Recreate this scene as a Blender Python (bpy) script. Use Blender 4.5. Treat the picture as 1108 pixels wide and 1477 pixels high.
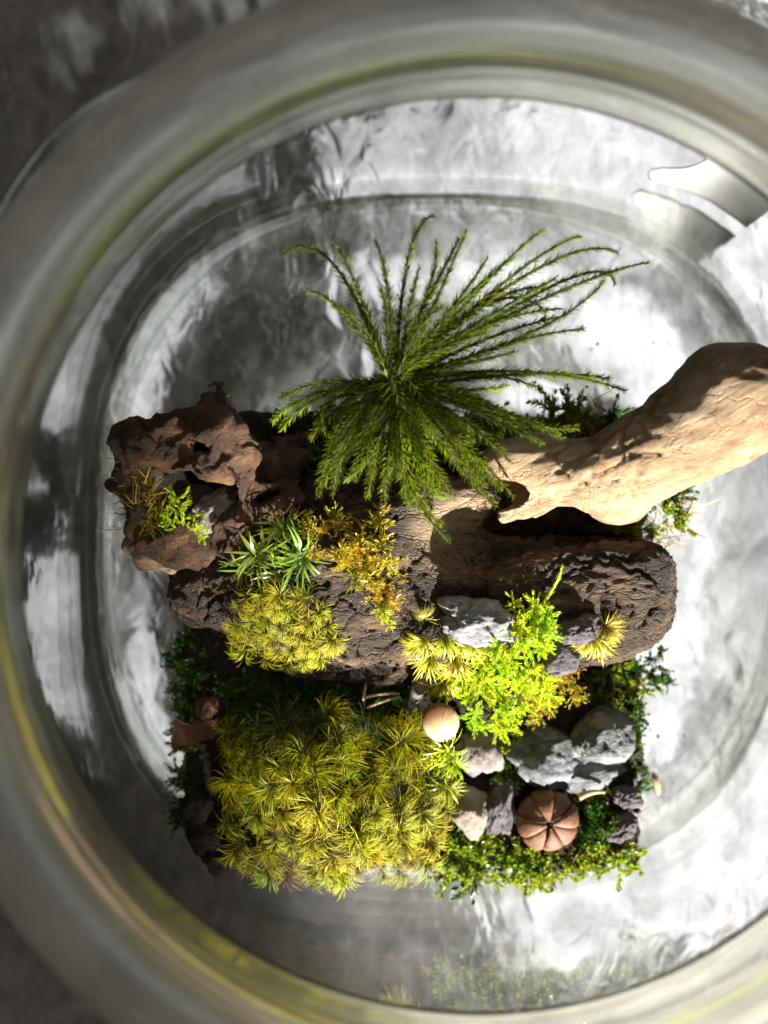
import bpy, bmesh, math
import numpy as np
from mathutils import Vector, Matrix

# ------------------------------------------------------------------ scene, camera, light, exposure
# one Blender unit is one centimetre
scene = bpy.context.scene
for o in list(bpy.data.objects):
    bpy.data.objects.remove(o)
scene.unit_settings.system = 'METRIC'
scene.unit_settings.scale_length = 0.01
COL = scene.collection

D = 16.0                                    # camera height above the table
cam_d = bpy.data.cameras.new('camera')
cam = bpy.data.objects.new('camera', cam_d)
COL.objects.link(cam)
cam.location = (0, 0, D)
cam.rotation_euler = (0, 0, 0)
cam_d.sensor_fit = 'VERTICAL'
cam_d.sensor_height = 24.0
cam_d.lens = 24.0 * D / 14.77
cam_d.clip_start = 0.05
cam_d.clip_end = 500
cam_d.dof.use_dof = True
cam_d.dof.focus_distance = D - 2.8
cam_d.dof.aperture_fstop = cam_d.lens * 1e-3 / 0.25
scene.camera = cam

world = bpy.data.worlds.new('World')
scene.world = world
world.use_nodes = True
bg = world.node_tree.nodes['Background']
bg.inputs[0].default_value = (1.0, 0.86, 0.66, 1)
bg.inputs[1].default_value = 0.036

def aim(o, target):
    o.rotation_euler = (Vector(target) - o.location).to_track_quat('-Z', 'Y').to_euler()

# hard low light from the lower right of the picture, ends in a soft edge on the left
lamp_d = bpy.data.lights.new('lamp', 'SPOT')
lamp = bpy.data.objects.new('lamp', lamp_d)
COL.objects.link(lamp)
AZ, EL = math.radians(-75), math.radians(23)
LDIST = 90.0
TGT = (4.75, -1.5, 1.0)
lamp.location = (TGT[0] + LDIST * math.cos(EL) * math.cos(AZ), TGT[1] + LDIST * math.cos(EL) * math.sin(AZ), TGT[2] + LDIST * math.sin(EL))
aim(lamp, TGT)
lamp_d.energy = 2500000
lamp_d.color = (1.0, 0.96, 0.90)
lamp_d.shadow_soft_size = 0.7
lamp_d.spot_size = math.radians(2 * math.degrees(math.atan(7.6 / LDIST)))
lamp_d.spot_blend = 0.34

# large soft ceiling window overhead, to the right: mirrored by the glossy grey table
win_d = bpy.data.lights.new('window_light', 'AREA')
win = bpy.data.objects.new('window_light', win_d)
COL.objects.link(win)
win.location = (20, 1, 72)
win.rotation_euler = (0, 0, math.radians(13))
win_d.shape = 'RECTANGLE'
win_d.size, win_d.size_y = 36, 70
win_d.energy = 12500
win_d.color = (0.97, 0.98, 1.0)

scene.render.engine = 'CYCLES'
scene.cycles.use_denoising = True
scene.cycles.max_bounces = 10
scene.cycles.transparent_max_bounces = 24
scene.cycles.transmission_bounces = 10
scene.cycles.caustics_refractive = True
scene.cycles.caustics_reflective = False
scene.cycles.sample_clamp_indirect = 3.0
scene.cycles.blur_glossy = 0.5
scene.view_settings.view_transform = 'Standard'
scene.view_settings.look = 'None'
scene.view_settings.exposure = 0.15
scene.view_settings.gamma = 1.0

# ------------------------------------------------------------------ helpers
rng = np.random.default_rng(7)

def P(px, py, z):
    """point at height z that lies where the photograph shows (px, py)"""
    k = (D - z) / D
    return np.array([(px - 554) / 100 * k, (738 - py) / 100 * k, z])

def cm(npx, z):
    return npx / 100 * (D - z) / D

def _hash(i, j, k, s):
    n = (i * 374761393 + j * 668265263 + k * 2147483647 + s * 1274126177) & 0xffffffff
    n = ((n ^ (n >> 13)) * 1274126177) & 0xffffffff
    n = ((n ^ (n >> 16)) * 2246822519) & 0xffffffff
    return ((n ^ (n >> 15)) & 0xffffff) / float(0xffffff)

def vnoise(p, s=0):
    p = np.asarray(p, float)
    f = np.floor(p); u = p - f; i = f.astype(np.int64)
    u = u * u * u * (u * (u * 6 - 15) + 10)
    r = 0
    for a in (0, 1):
        wx = u[..., 0] if a else 1 - u[..., 0]
        for b in (0, 1):
            wy = u[..., 1] if b else 1 - u[..., 1]
            for c in (0, 1):
                wz = u[..., 2] if c else 1 - u[..., 2]
                r = r + wx * wy * wz * _hash(i[..., 0] + a, i[..., 1] + b, i[..., 2] + c, s)
    return r * 2 - 1

def fbm(p, o=4, s=0, g=0.5):
    r, a = 0, 1.0
    for k in range(o):
        r = r + a * vnoise(p * (2.03 ** k) + 17.3 * k, s + k)
        a *= g
    return r

def worley(p, s=0):
    """distance to the nearest and second nearest random point"""
    i = np.floor(p).astype(np.int64)
    d1 = np.full(p.shape[:-1], 9.0); d2 = d1.copy()
    for a in (-1, 0, 1):
        for b in (-1, 0, 1):
            for c in (-1, 0, 1):
                q = i + np.array([a, b, c])
                f = np.stack([_hash(q[..., 0], q[..., 1], q[..., 2], s + m) for m in (1, 2, 3)], -1) + q
                d = np.linalg.norm(f - p, axis=-1)
                d2 = np.minimum(d2, np.maximum(d, d1)); d1 = np.minimum(d1, d)
    return d1, d2

def smin(a, b, k):
    h = np.clip(0.5 + 0.5 * (b - a) / k, 0, 1)
    return b + (a - b) * h - k * h * (1 - h)

def smax(a, b, k):
    return -smin(-a, -b, k)

def capsule(p, a, b, ra, rb):
    a, b = np.asarray(a, float), np.asarray(b, float)
    ab = b - a
    t = np.clip(((p - a) @ ab) / (ab @ ab), 0, 1)
    return np.linalg.norm(p - a - t[..., None] * ab, axis=-1) - (ra + (rb - ra) * t)

def chain(p, pts, k=0.1):
    d = None
    for (a, ra), (b, rb) in zip(pts[:-1], pts[1:]):
        e = capsule(p, a, b, ra, rb)
        d = e if d is None else smin(d, e, k)
    return d

def surface_nets(fn, lo, hi, step):
    lo, hi = np.asarray(lo, float), np.asarray(hi, float)
    n = np.ceil((hi - lo) / step).astype(int) + 1
    ax = [lo[a] + step * np.arange(n[a]) for a in range(3)]
    G = np.stack(np.meshgrid(*ax, indexing='ij'), -1)
    v = fn(G)
    s = v < 0
    cs = [s[a:n[0] - 1 + a, b:n[1] - 1 + b, c:n[2] - 1 + c] for a in (0, 1) for b in (0, 1) for c in (0, 1)]
    cnt = sum(c.astype(np.int8) for c in cs)
    act = (cnt > 0) & (cnt < 8)
    idx = np.argwhere(act)
    acc = np.zeros((len(idx), 3)); num = np.zeros(len(idx))
    corners = [np.array(c) for c in [(a, b, c) for a in (0, 1) for b in (0, 1) for c in (0, 1)]]
    for i, c0 in enumerate(corners):
        for c1 in corners[i + 1:]:
            if np.abs(c1 - c0).sum() != 1:
                continue
            i0, i1 = idx + c0, idx + c1
            v0 = v[i0[:, 0], i0[:, 1], i0[:, 2]]; v1 = v[i1[:, 0], i1[:, 1], i1[:, 2]]
            m = (v0 < 0) != (v1 < 0)
            t = np.where(m, v0 / np.where(m, v0 - v1, 1), 0)
            acc += m[:, None] * (c0 + t[:, None] * (c1 - c0)); num += m
    V = lo + (idx + acc / num[:, None]) * step
    ids = -np.ones(act.shape, int); ids[act] = np.arange(len(idx))
    Q = []
    for a in range(3):
        b, c = (a + 1) % 3, (a + 2) % 3
        sl0 = [slice(None)] * 3; sl1 = [slice(None)] * 3
        sl0[a] = slice(0, n[a] - 1); sl1[a] = slice(1, n[a])
        e = np.argwhere(s[tuple(sl0)] != s[tuple(sl1)])
        e = e[(e[:, b] > 0) & (e[:, c] > 0) & (e[:, b] < n[b] - 1) & (e[:, c] < n[c] - 1)]
        if not len(e):
            continue
        inside = s[e[:, 0], e[:, 1], e[:, 2]]
        def at(db, dc):
            q = e.copy(); q[:, b] -= db; q[:, c] -= dc
            return ids[q[:, 0], q[:, 1], q[:, 2]]
        quad = np.stack([at(1, 1), at(0, 1), at(0, 0), at(1, 0)], 1)
        quad[~inside] = quad[~inside][:, ::-1]
        Q.append(quad)
    return V, np.concatenate(Q)

def vnormals(V, Q):
    fn = np.cross(V[Q[:, 2]] - V[Q[:, 0]], V[Q[:, -1]] - V[Q[:, 1]])
    N = np.zeros_like(V)
    for k in range(Q.shape[1]):
        np.add.at(N, Q[:, k], fn)
    return N / np.maximum(np.linalg.norm(N, axis=1, keepdims=True), 1e-9)

def mesh(name, V, F, mat, t=None, smooth=True):
    V = np.asarray(V, np.float32); F = np.asarray(F, np.int32)
    me = bpy.data.meshes.new(name)
    nf, k = F.shape
    me.vertices.add(len(V)); me.vertices.foreach_set('co', V.ravel())
    me.loops.add(nf * k); me.loops.foreach_set('vertex_index', F.ravel())
    me.polygons.add(nf)
    me.polygons.foreach_set('loop_start', np.arange(0, nf * k, k, dtype=np.int32))
    me.polygons.foreach_set('use_smooth', np.full(nf, smooth))
    if t is not None:
        at = me.attributes.new('along', 'FLOAT', 'POINT')
        at.data.foreach_set('value', np.asarray(t, np.float32))
    me.update(calc_edges=True)
    me.validate()
    if mat is not None:
        me.materials.append(mat)
    return me

def obj(name, me, parent=None, loc=None):
    o = bpy.data.objects.new(name, me)
    COL.objects.link(o)
    if parent is not None:
        o.parent = parent
    if loc is not None:
        o.location = loc
    return o

def tag(o, label, cat, group=None, kind=None):
    o['label'] = label; o['category'] = cat
    if group: o['group'] = group
    if kind: o['kind'] = kind
    return o

def thing(name, label, cat, loc, group=None):
    o = obj(name, None)
    o.location = Vector(loc)
    o.empty_display_size = 0.2
    return tag(o, label, cat, group)

def bpart(name, V, F, mat, root, t=None, smooth=True, parent=None):
    """a part whose vertices are given in world space, under an unrotated root"""
    base = np.array(root.location)
    return obj(name, mesh(name, V - base, F, mat, t, smooth), parent or root)

def inst(name, me, root, world, normal=(0, 0, 1), spin=0.0, scale=1.0, parent=None, xdir=None):
    o = bpy.data.objects.new(name, me)
    COL.objects.link(o)
    o.parent = parent or root
    q = Vector(normal).to_track_quat('Z', 'Y')
    m = q.to_matrix() @ Matrix.Rotation(spin, 3, 'Z')
    if xdir is not None:
        z = Vector(normal).normalized(); x = Vector(xdir); x = (x - z * x.dot(z)).normalized(); y = z.cross(x)
        m = Matrix((x, y, z)).transposed() @ Matrix.Rotation(spin, 3, 'Z')
    o.rotation_euler = m.to_euler()
    o.location = Vector(np.asarray(world) - np.array(root.location))
    o.scale = (scale, scale, scale) if np.isscalar(scale) else scale
    return o

# ------------------------------------------------------------------ materials
def nt(name):
    m = bpy.data.materials.new(name); m.use_nodes = True
    t = m.node_tree
    return m, t, t.nodes['Principled BSDF'], t.nodes['Material Output']

def add(t, typ, **kw):
    n = t.nodes.new(typ)
    for k, v in kw.items():
        if k in n.inputs:
            n.inputs[k].default_value = v
        else:
            setattr(n, k, v)
    return n

def ramp(t, fac, stops):
    r = t.nodes.new('ShaderNodeValToRGB')
    e = r.color_ramp.elements
    while len(e) < len(stops):
        e.new(0.5)
    for el, (p, c) in zip(e, stops):
        el.position = p; el.color = (*c, 1)
    t.links.new(fac, r.inputs[0])
    return r.outputs[0]

def noise_tex(t, scale, detail=6, rough=0.6, stretch=None, dist=0.0, rotz=0.0):
    co = t.nodes.new('ShaderNodeTexCoord').outputs['Object']
    if stretch:
        mp = t.nodes.new('ShaderNodeMapping'); mp.vector_type = 'TEXTURE'
        mp.inputs['Scale'].default_value = tuple(1 / x for x in stretch); mp.inputs['Rotation'].default_value = (0, 0, rotz)
        t.links.new(co, mp.inputs[0]); co = mp.outputs[0]
    n = add(t, 'ShaderNodeTexNoise', Scale=scale, Detail=detail, Roughness=rough, Distortion=dist)
    t.links.new(co, n.inputs['Vector'])
    return n.outputs[0]

def mixc(t, fac, a, b, mode='MIX'):
    m = t.nodes.new('ShaderNodeMix'); m.data_type = 'RGBA'; m.blend_type = mode
    for s, v in ((m.inputs[0], fac), (m.inputs[6], a), (m.inputs[7], b)):
        if hasattr(v, 'links'):
            t.links.new(v, s)
        else:
            s.default_value = v if not isinstance(v, tuple) else (*v, 1)[:4]
    return m.outputs[2]

def bump(t, bsdf, h, strength, dist):
    b = add(t, 'ShaderNodeBump', Strength=strength, Distance=dist)
    t.links.new(h, b.inputs['Height'])
    t.links.new(b.outputs[0], bsdf.inputs['Normal'])

def math_n(t, op, a, b=None, clamp=False):
    m = t.nodes.new('ShaderNodeMath'); m.operation = op; m.use_clamp = clamp
    for s, v in zip(m.inputs, (a, b)):
        if v is None: continue
        if hasattr(v, 'links'): t.links.new(v, s)
        else: s.default_value = v
    return m.outputs[0]

def moss_mat(name, base, tip, trans=0.35, rough=0.42, var=0.35, spec=0.5):
    m, t, b, out = nt(name)
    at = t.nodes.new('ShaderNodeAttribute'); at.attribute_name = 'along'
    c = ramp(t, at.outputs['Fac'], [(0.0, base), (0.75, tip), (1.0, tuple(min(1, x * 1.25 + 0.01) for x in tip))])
    oi = t.nodes.new('ShaderNodeObjectInfo')
    hs = t.nodes.new('ShaderNodeHueSaturation')
    t.links.new(c, hs.inputs['Color'])
    t.links.new(math_n(t, 'MULTIPLY_ADD', oi.outputs['Random'], 0.05), hs.inputs['Hue'])
    hs.inputs['Hue'].links[0].from_node.inputs[2].default_value = 0.478
    v = math_n(t, 'MULTIPLY_ADD', math_n(t, 'FRACT', math_n(t, 'MULTIPLY', oi.outputs['Random'], 7.31)), var)
    v.node.inputs[2].default_value = 1 - var / 2
    t.links.new(v, hs.inputs['Value'])
    t.links.new(hs.outputs[0], b.inputs['Base Color'])
    b.inputs['Roughness'].default_value = rough
    b.inputs['Specular IOR Level'].default_value = spec
    tr = t.nodes.new('ShaderNodeBsdfTranslucent')
    t.links.new(hs.outputs[0], tr.inputs[0])
    mx = t.nodes.new('ShaderNodeMixShader'); mx.inputs[0].default_value = trans
    t.links.new(b.outputs[0], mx.inputs[1]); t.links.new(tr.outputs[0], mx.inputs[2])
    t.links.new(mx.outputs[0], out.inputs[0])
    return m

def rough_mat(name, stops, scale, rough=0.85, bscale=None, bstr=0.6, bdist=0.03, stretch=None, spec=0.3, detail=8):
    m, t, b, out = nt(name)
    n = noise_tex(t, scale, detail, 0.65, stretch)
    t.links.new(ramp(t, n, stops), b.inputs['Base Color'])
    b.inputs['Roughness'].default_value = rough
    b.inputs['Specular IOR Level'].default_value = spec
    bump(t, b, noise_tex(t, bscale or scale * 4, 8, 0.7, stretch), bstr, bdist)
    return m

def schlick(t, f0, gain):
    lw = t.nodes.new('ShaderNodeLayerWeight'); lw.inputs[0].default_value = 0.5
    f = math_n(t, 'POWER', lw.outputs['Facing'], 5.0)
    f = math_n(t, 'MULTIPLY_ADD', f, (1 - f0) * gain)
    f.node.inputs[2].default_value = f0 * gain
    return math_n(t, 'MINIMUM', f, 1.0)

def thin_glass(name, tint=(0.965, 0.97, 0.965), gain=1.7, wobble=0.0, wscale=1.0, rough=0.03):
    """a thin pane: lets light straight through and mirrors at a slant"""
    m, t, b, out = nt(name)
    t.nodes.remove(b)
    tr = add(t, 'ShaderNodeBsdfTransparent'); tr.inputs[0].default_value = (*tint, 1)
    gl = add(t, 'ShaderNodeBsdfGlossy'); gl.inputs['Roughness'].default_value = rough
    mx = t.nodes.new('ShaderNodeMixShader')
    t.links.new(schlick(t, 0.04, gain), mx.inputs[0])
    t.links.new(tr.outputs[0], mx.inputs[1]); t.links.new(gl.outputs[0], mx.inputs[2])
    t.links.new(mx.outputs[0], out.inputs[0])
    if wobble:
        bp = add(t, 'ShaderNodeBump', Strength=wobble, Distance=0.1)
        t.links.new(noise_tex(t, wscale, 3, 0.5), bp.inputs['Height'])
        t.links.new(bp.outputs[0], gl.inputs['Normal'])
    return m

def thick_glass(name, through=0.65, bright_haze=0.05, tint=(0.975, 0.985, 0.97), wobble=0.15, wscale=0.8, dscale=1.2):
    m, t, b, out = nt(name)
    t.nodes.remove(b)
    g = add(t, 'ShaderNodeBsdfGlass', IOR=1.5, Roughness=0.0); g.inputs[0].default_value = (*tint, 1)
    tr = add(t, 'ShaderNodeBsdfTransparent'); tr.inputs[0].default_value = (*tint, 1)
    mx = t.nodes.new('ShaderNodeMixShader'); mx.inputs[0].default_value = through
    t.links.new(g.outputs[0], mx.inputs[1]); t.links.new(tr.outputs[0], mx.inputs[2])
    bp = add(t, 'ShaderNodeBump', Strength=wobble, Distance=0.1)
    t.links.new(noise_tex(t, wscale, 2, 0.5), bp.inputs['Height'])
    t.links.new(bp.outputs[0], g.inputs['Normal'])
    df = add(t, 'ShaderNodeBsdfDiffuse'); df.inputs[0].default_value = (0.86, 0.83, 0.77, 1)  # pale diffuse haze mixed in to brighten the glass, for light gathered inside it
    tl = add(t, 'ShaderNodeBsdfTranslucent'); tl.inputs[0].default_value = (0.86, 0.83, 0.77, 1)
    dm = t.nodes.new('ShaderNodeMixShader'); dm.inputs[0].default_value = 0.5
    t.links.new(df.outputs[0], dm.inputs[1]); t.links.new(tl.outputs[0], dm.inputs[2])
    mr = t.nodes.new('ShaderNodeMapRange'); mr.inputs[1].default_value = 0.3; mr.inputs[2].default_value = 0.7
    mr.inputs[3].default_value = bright_haze * 0.6; mr.inputs[4].default_value = bright_haze * 1.4
    t.links.new(noise_tex(t, dscale, 4, 0.6), mr.inputs[0])
    m2 = t.nodes.new('ShaderNodeMixShader'); t.links.new(mr.outputs[0], m2.inputs[0])
    t.links.new(mx.outputs[0], m2.inputs[1]); t.links.new(dm.outputs[0], m2.inputs[2])
    t.links.new(m2.outputs[0], out.inputs[0])
    return m

M = {}
# galvanised steel table top
m, t, b, out = nt('galvanised_steel_table')
n1 = noise_tex(t, 0.9, 7, 0.62, dist=0.6)
n2 = noise_tex(t, 3.2, 5, 0.55, (1.0, 0.6, 1), 1.0)
c1 = ramp(t, n1, [(0.30, (0.46, 0.455, 0.45)), (0.48, (0.72, 0.72, 0.72)), (0.64, (0.92, 0.92, 0.93))])
c2 = ramp(t, n2, [(0.36, (0.70, 0.70, 0.69)), (0.58, (1.0, 1.0, 1.0))])
t.links.new(mixc(t, 0.8, c1, c2, 'MULTIPLY'), b.inputs['Base Color'])
b.inputs['Metallic'].default_value = 0.9
t.links.new(ramp(t, n2, [(0.3, (0.06, 0.06, 0.06)), (0.7, (0.16, 0.16, 0.16))]), b.inputs['Roughness'])
bump(t, b, math_n(t, 'ADD', noise_tex(t, 2.2, 2, 0.4, (1.0, 0.6, 1), 0.8), noise_tex(t, 0.8, 2, 0.4)), 0.10, 0.12)
M['table'] = m
M['wall'] = thin_glass('jar_wall_glass', gain=2.8, wobble=0.18, wscale=0.9)
M['base'] = thin_glass('jar_base_glass', gain=1.0, wobble=0.55, wscale=2.2, rough=0.16)
M['neck'] = thick_glass('jar_neck_glass', 0.72, 0.17)
M['lip'] = thick_glass('jar_lip_glass', 0.26, 0.24, wobble=0.1)
M['collar'] = thick_glass('jar_collar_glass', 0.5, 0.0, tint=(0.72, 0.74, 0.68), wobble=0.05)  # darker tint stands in for the dark refracted line at the neck foot
M['heel'] = thick_glass('jar_heel_glass', 0.88, 0.02, wobble=0.6, wscale=2.2, dscale=2.0)
M['bright_patch'] = rough_mat('bright_patch_white', [(0.3, (0.70, 0.70, 0.69)), (0.7, (0.82, 0.82, 0.81))], 2.0, 0.7, 3, 0.3, 0.05)
M['soil'] = rough_mat('dark_soil', [(0.3, (0.012, 0.009, 0.006)), (0.7, (0.05, 0.036, 0.022))], 6, 0.95, 25, 1.0, 0.06)

# dark driftwood with a pale hollow
m, t, b, out = nt('dark_driftwood')
n1 = noise_tex(t, 2.0, 8, 0.65, (0.5, 1.6, 1.6), 0.3)
n2 = noise_tex(t, 7, 8, 0.7, (0.45, 2.2, 2.2), 0.2)
c = ramp(t, n1, [(0.34, (0.020, 0.016, 0.012)), (0.5, (0.078, 0.050, 0.030)), (0.68, (0.25, 0.155, 0.082))])
c = mixc(t, 0.6, c, ramp(t, n2, [(0.33, (0.28, 0.26, 0.25)), (0.6, (1, 1, 1))]), 'MULTIPLY')
hol = P(668, 762, 2.75)
co = t.nodes.new('ShaderNodeTexCoord').outputs['Object']
vd = t.nodes.new('ShaderNodeVectorMath'); vd.operation = 'DISTANCE'
t.links.new(co, vd.inputs[0]); vd.inputs[1].default_value = (0, 0, 0)
HOLLOW_NODE = vd
dist = math_n(t, 'ADD', vd.outputs['Value'], math_n(t, 'MULTIPLY', n1, 0.35))
pale = ramp(t, n2, [(0.3, (0.20, 0.125, 0.07)), (0.65, (0.42, 0.30, 0.18))])
mr = t.nodes.new('ShaderNodeMapRange'); mr.inputs[1].default_value = 0.62; mr.inputs[2].default_value = 0.92
mr.inputs[3].default_value = 1; mr.inputs[4].default_value = 0
t.links.new(dist, mr.inputs[0])
t.links.new(mixc(t, mr.outputs[0], c, pale), b.inputs['Base Color'])
b.inputs['Roughness'].default_value = 0.62
b.inputs['Specular IOR Level'].default_value = 0.35
def crack_height(t, scale, stretch, rotz=0.0, width=0.05, warp=0.35):
    """thin winding cracks as a height field"""
    co = t.nodes.new('ShaderNodeTexCoord').outputs['Object']
    nz = add(t, 'ShaderNodeTexNoise', Scale=2.2, Detail=5, Roughness=0.6); t.links.new(co, nz.inputs['Vector'])
    vm = t.nodes.new('ShaderNodeVectorMath'); vm.operation = 'MULTIPLY_ADD'
    t.links.new(nz.outputs['Color'], vm.inputs[0]); vm.inputs[1].default_value = (warp,) * 3; t.links.new(co, vm.inputs[2])
    mp = t.nodes.new('ShaderNodeMapping'); mp.vector_type = 'TEXTURE'
    mp.inputs['Scale'].default_value = tuple(1 / x for x in stretch); mp.inputs['Rotation'].default_value = (0, 0, rotz)
    t.links.new(vm.outputs[0], mp.inputs[0])
    vo = t.nodes.new('ShaderNodeTexVoronoi'); vo.feature = 'DISTANCE_TO_EDGE'; vo.inputs['Scale'].default_value = scale
    t.links.new(mp.outputs[0], vo.inputs['Vector'])
    mr = t.nodes.new('ShaderNodeMapRange'); mr.inputs[1].default_value = 0.0; mr.inputs[2].default_value = width
    t.links.new(vo.outputs['Distance'], mr.inputs[0])
    return mr.outputs[0]
ck = math_n(t, 'MINIMUM', crack_height(t, 1.6, (0.55, 1.3, 1.3), 0, 0.04), crack_height(t, 3.6, (0.4, 1.5, 1.5), 0, 0.05))
hsum = math_n(t, 'ADD', math_n(t, 'MULTIPLY', ck, 0.9), math_n(t, 'ADD', n2, noise_tex(t, 26, 6, 0.75, (0.25, 1.8, 1.8))))
bump(t, b, hsum, 1.0, 0.07)
M['log'] = m

# pale driftwood
m, t, b, out = nt('pale_driftwood')
n1 = noise_tex(t, 1.7, 8, 0.65, (0.8, 1.5, 1.5), 0.5, 0.5)
n2 = noise_tex(t, 9, 8, 0.72, (0.25, 2.2, 2.2), 0.25, 0.5)
c = ramp(t, n1, [(0.28, (0.15, 0.08, 0.038)), (0.48, (0.30, 0.20, 0.108)), (0.7, (0.47, 0.345, 0.21))])
c = mixc(t, 0.55, c, ramp(t, n2, [(0.34, (0.30, 0.22, 0.17)), (0.50, (1, 1, 1))]), 'MULTIPLY')
spots = ramp(t, noise_tex(t, 3.6, 3, 0.5, dist=1.2), [(0.60, (1, 1, 1)), (0.70, (0.72, 0.46, 0.30))])
t.links.new(mixc(t, 0.8, c, spots, 'MULTIPLY'), b.inputs['Base Color'])
b.inputs['Roughness'].default_value = 0.6
b.inputs['Specular IOR Level'].default_value = 0.35
bump(t, b, math_n(t, 'ADD', n2, math_n(t, 'ADD', noise_tex(t, 24, 6, 0.75, (0.2, 2.0, 2.0), 0.3, 0.5), math_n(t, 'MULTIPLY', math_n(t, 'MAXIMUM', crack_height(t, 3.2, (0.4, 1.5, 1.5), 0.5, 0.05, 0.5), ramp(t, noise_tex(t, 1.1, 3, 0.5), [(0.48, (1, 1, 1)), (0.60, (0, 0, 0))])), 0.8))), 0.7, 0.06)
M['branch'] = m

M['bark'] = rough_mat('curled_brown_bark', [(0.30, (0.012, 0.006, 0.003)), (0.5, (0.060, 0.027, 0.011)), (0.70, (0.17, 0.085, 0.036))], 3.2, 0.6, 11, 1.0, 0.09, spec=0.4)
M['barkpale'] = rough_mat('pale_flaking_bark', [(0.35, (0.10, 0.06, 0.035)), (0.65, (0.42, 0.31, 0.2))], 6, 0.7, 14, 0.9, 0.05, (0.6, 1.6, 1))
M['pumice'] = rough_mat('grey_pumice', [(0.3, (0.10, 0.098, 0.102)), (0.7, (0.30, 0.294, 0.302))], 7, 0.8, 22, 0.9, 0.04)
M['lava'] = rough_mat('dark_lava_stone', [(0.3, (0.045, 0.038, 0.040)), (0.7, (0.14, 0.12, 0.125))], 7, 0.75, 20, 0.9, 0.05)
M['brownstone'] = rough_mat('brown_grey_stone', [(0.3, (0.11, 0.09, 0.082)), (0.7, (0.25, 0.215, 0.20))], 6, 0.85, 25, 0.6, 0.03)
M['tanstone'] = rough_mat('tan_grey_stone', [(0.3, (0.12, 0.095, 0.075)), (0.7, (0.27, 0.225, 0.185))], 5, 0.85, 22, 0.5, 0.03)
M['slate'] = rough_mat('blue_grey_rock', [(0.32, (0.025, 0.025, 0.027)), (0.5, (0.085, 0.088, 0.096)), (0.68, (0.22, 0.225, 0.24))], 4.4, 0.55, 12, 0.8, 0.05, spec=0.5)
M['slate2'] = rough_mat('grey_rock_with_ochre', [(0.32, (0.025, 0.024, 0.023)), (0.48, (0.10, 0.102, 0.108)), (0.60, (0.20, 0.20, 0.20)), (0.70, (0.27, 0.20, 0.105))], 3.4, 0.5, 12, 0.9, 0.06, (0.8, 1.6, 1), spec=0.5)
M['twig'] = rough_mat('grey_twig', [(0.3, (0.07, 0.06, 0.055)), (0.7, (0.22, 0.19, 0.17))], 8, 0.9, 20, 0.6, 0.03)
M['leafbrown'] = rough_mat('dry_brown_leaf', [(0.3, (0.05, 0.02, 0.010)), (0.7, (0.17, 0.075, 0.035))], 4, 0.7, 14, 0.5, 0.02)
M['pod'] = rough_mat('brown_seed_pod', [(0.30, (0.060, 0.022, 0.010)), (0.5, (0.150, 0.064, 0.032)), (0.70, (0.27, 0.135, 0.075))], 4.5, 0.6, 16, 0.6, 0.03, spec=0.35)
M['poddark'] = rough_mat('dark_pore', [(0.3, (0.015, 0.008, 0.004)), (0.7, (0.05, 0.025, 0.012))], 6)
M['podtan'] = rough_mat('tan_sepal', [(0.3, (0.25, 0.15, 0.08)), (0.7, (0.5, 0.36, 0.22))], 6, 0.7)

# moss
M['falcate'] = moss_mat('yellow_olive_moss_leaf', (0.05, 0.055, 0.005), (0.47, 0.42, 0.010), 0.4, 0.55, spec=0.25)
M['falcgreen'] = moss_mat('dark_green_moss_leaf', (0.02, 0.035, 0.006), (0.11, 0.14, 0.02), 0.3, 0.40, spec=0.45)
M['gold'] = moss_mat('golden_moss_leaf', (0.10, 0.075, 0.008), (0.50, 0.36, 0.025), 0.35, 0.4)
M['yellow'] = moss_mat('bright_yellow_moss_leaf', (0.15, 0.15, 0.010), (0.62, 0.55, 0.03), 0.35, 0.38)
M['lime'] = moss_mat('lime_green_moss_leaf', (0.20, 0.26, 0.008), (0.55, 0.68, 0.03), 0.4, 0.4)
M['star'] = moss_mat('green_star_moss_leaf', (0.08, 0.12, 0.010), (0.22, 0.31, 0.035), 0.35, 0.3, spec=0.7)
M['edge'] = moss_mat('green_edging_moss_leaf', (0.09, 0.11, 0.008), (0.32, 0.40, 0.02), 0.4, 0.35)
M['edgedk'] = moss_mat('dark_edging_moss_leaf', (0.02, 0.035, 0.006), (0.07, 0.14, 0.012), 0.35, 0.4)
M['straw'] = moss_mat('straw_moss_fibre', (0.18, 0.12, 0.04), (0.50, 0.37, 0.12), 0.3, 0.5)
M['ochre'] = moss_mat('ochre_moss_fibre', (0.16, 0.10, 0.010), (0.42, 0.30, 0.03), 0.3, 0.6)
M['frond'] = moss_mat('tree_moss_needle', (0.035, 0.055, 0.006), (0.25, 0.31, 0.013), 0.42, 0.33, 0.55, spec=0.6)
M['stem'] = rough_mat('dark_moss_stem', [(0.3, (0.018, 0.020, 0.006)), (0.7, (0.05, 0.05, 0.014))], 9, 0.6)
M['mound'] = rough_mat('brown_moss_cushion', [(0.3, (0.012, 0.011, 0.004)), (0.7, (0.05, 0.042, 0.010))], 6, 0.95, 20, 1.0, 0.08)

# ------------------------------------------------------------------ table and jar
def tube_lathe(prof, cx, cy, seg=160, closed=True):
    prof = np.array(prof, float); n = len(prof)
    a = np.arange(seg) * 2 * math.pi / seg
    V = np.stack([cx + prof[None, :, 0] * np.cos(a)[:, None], cy + prof[None, :, 0] * np.sin(a)[:, None], np.broadcast_to(prof[None, :, 1], (seg, n))], -1).reshape(-1, 3)
    F = []
    for i in range(seg):
        j = (i + 1) % seg
        for k in range(n if closed else n - 1):
            l = (k + 1) % n
            F.append((i * n + k, j * n + k, j * n + l, i * n + l))
    return V, np.array(F)

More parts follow.
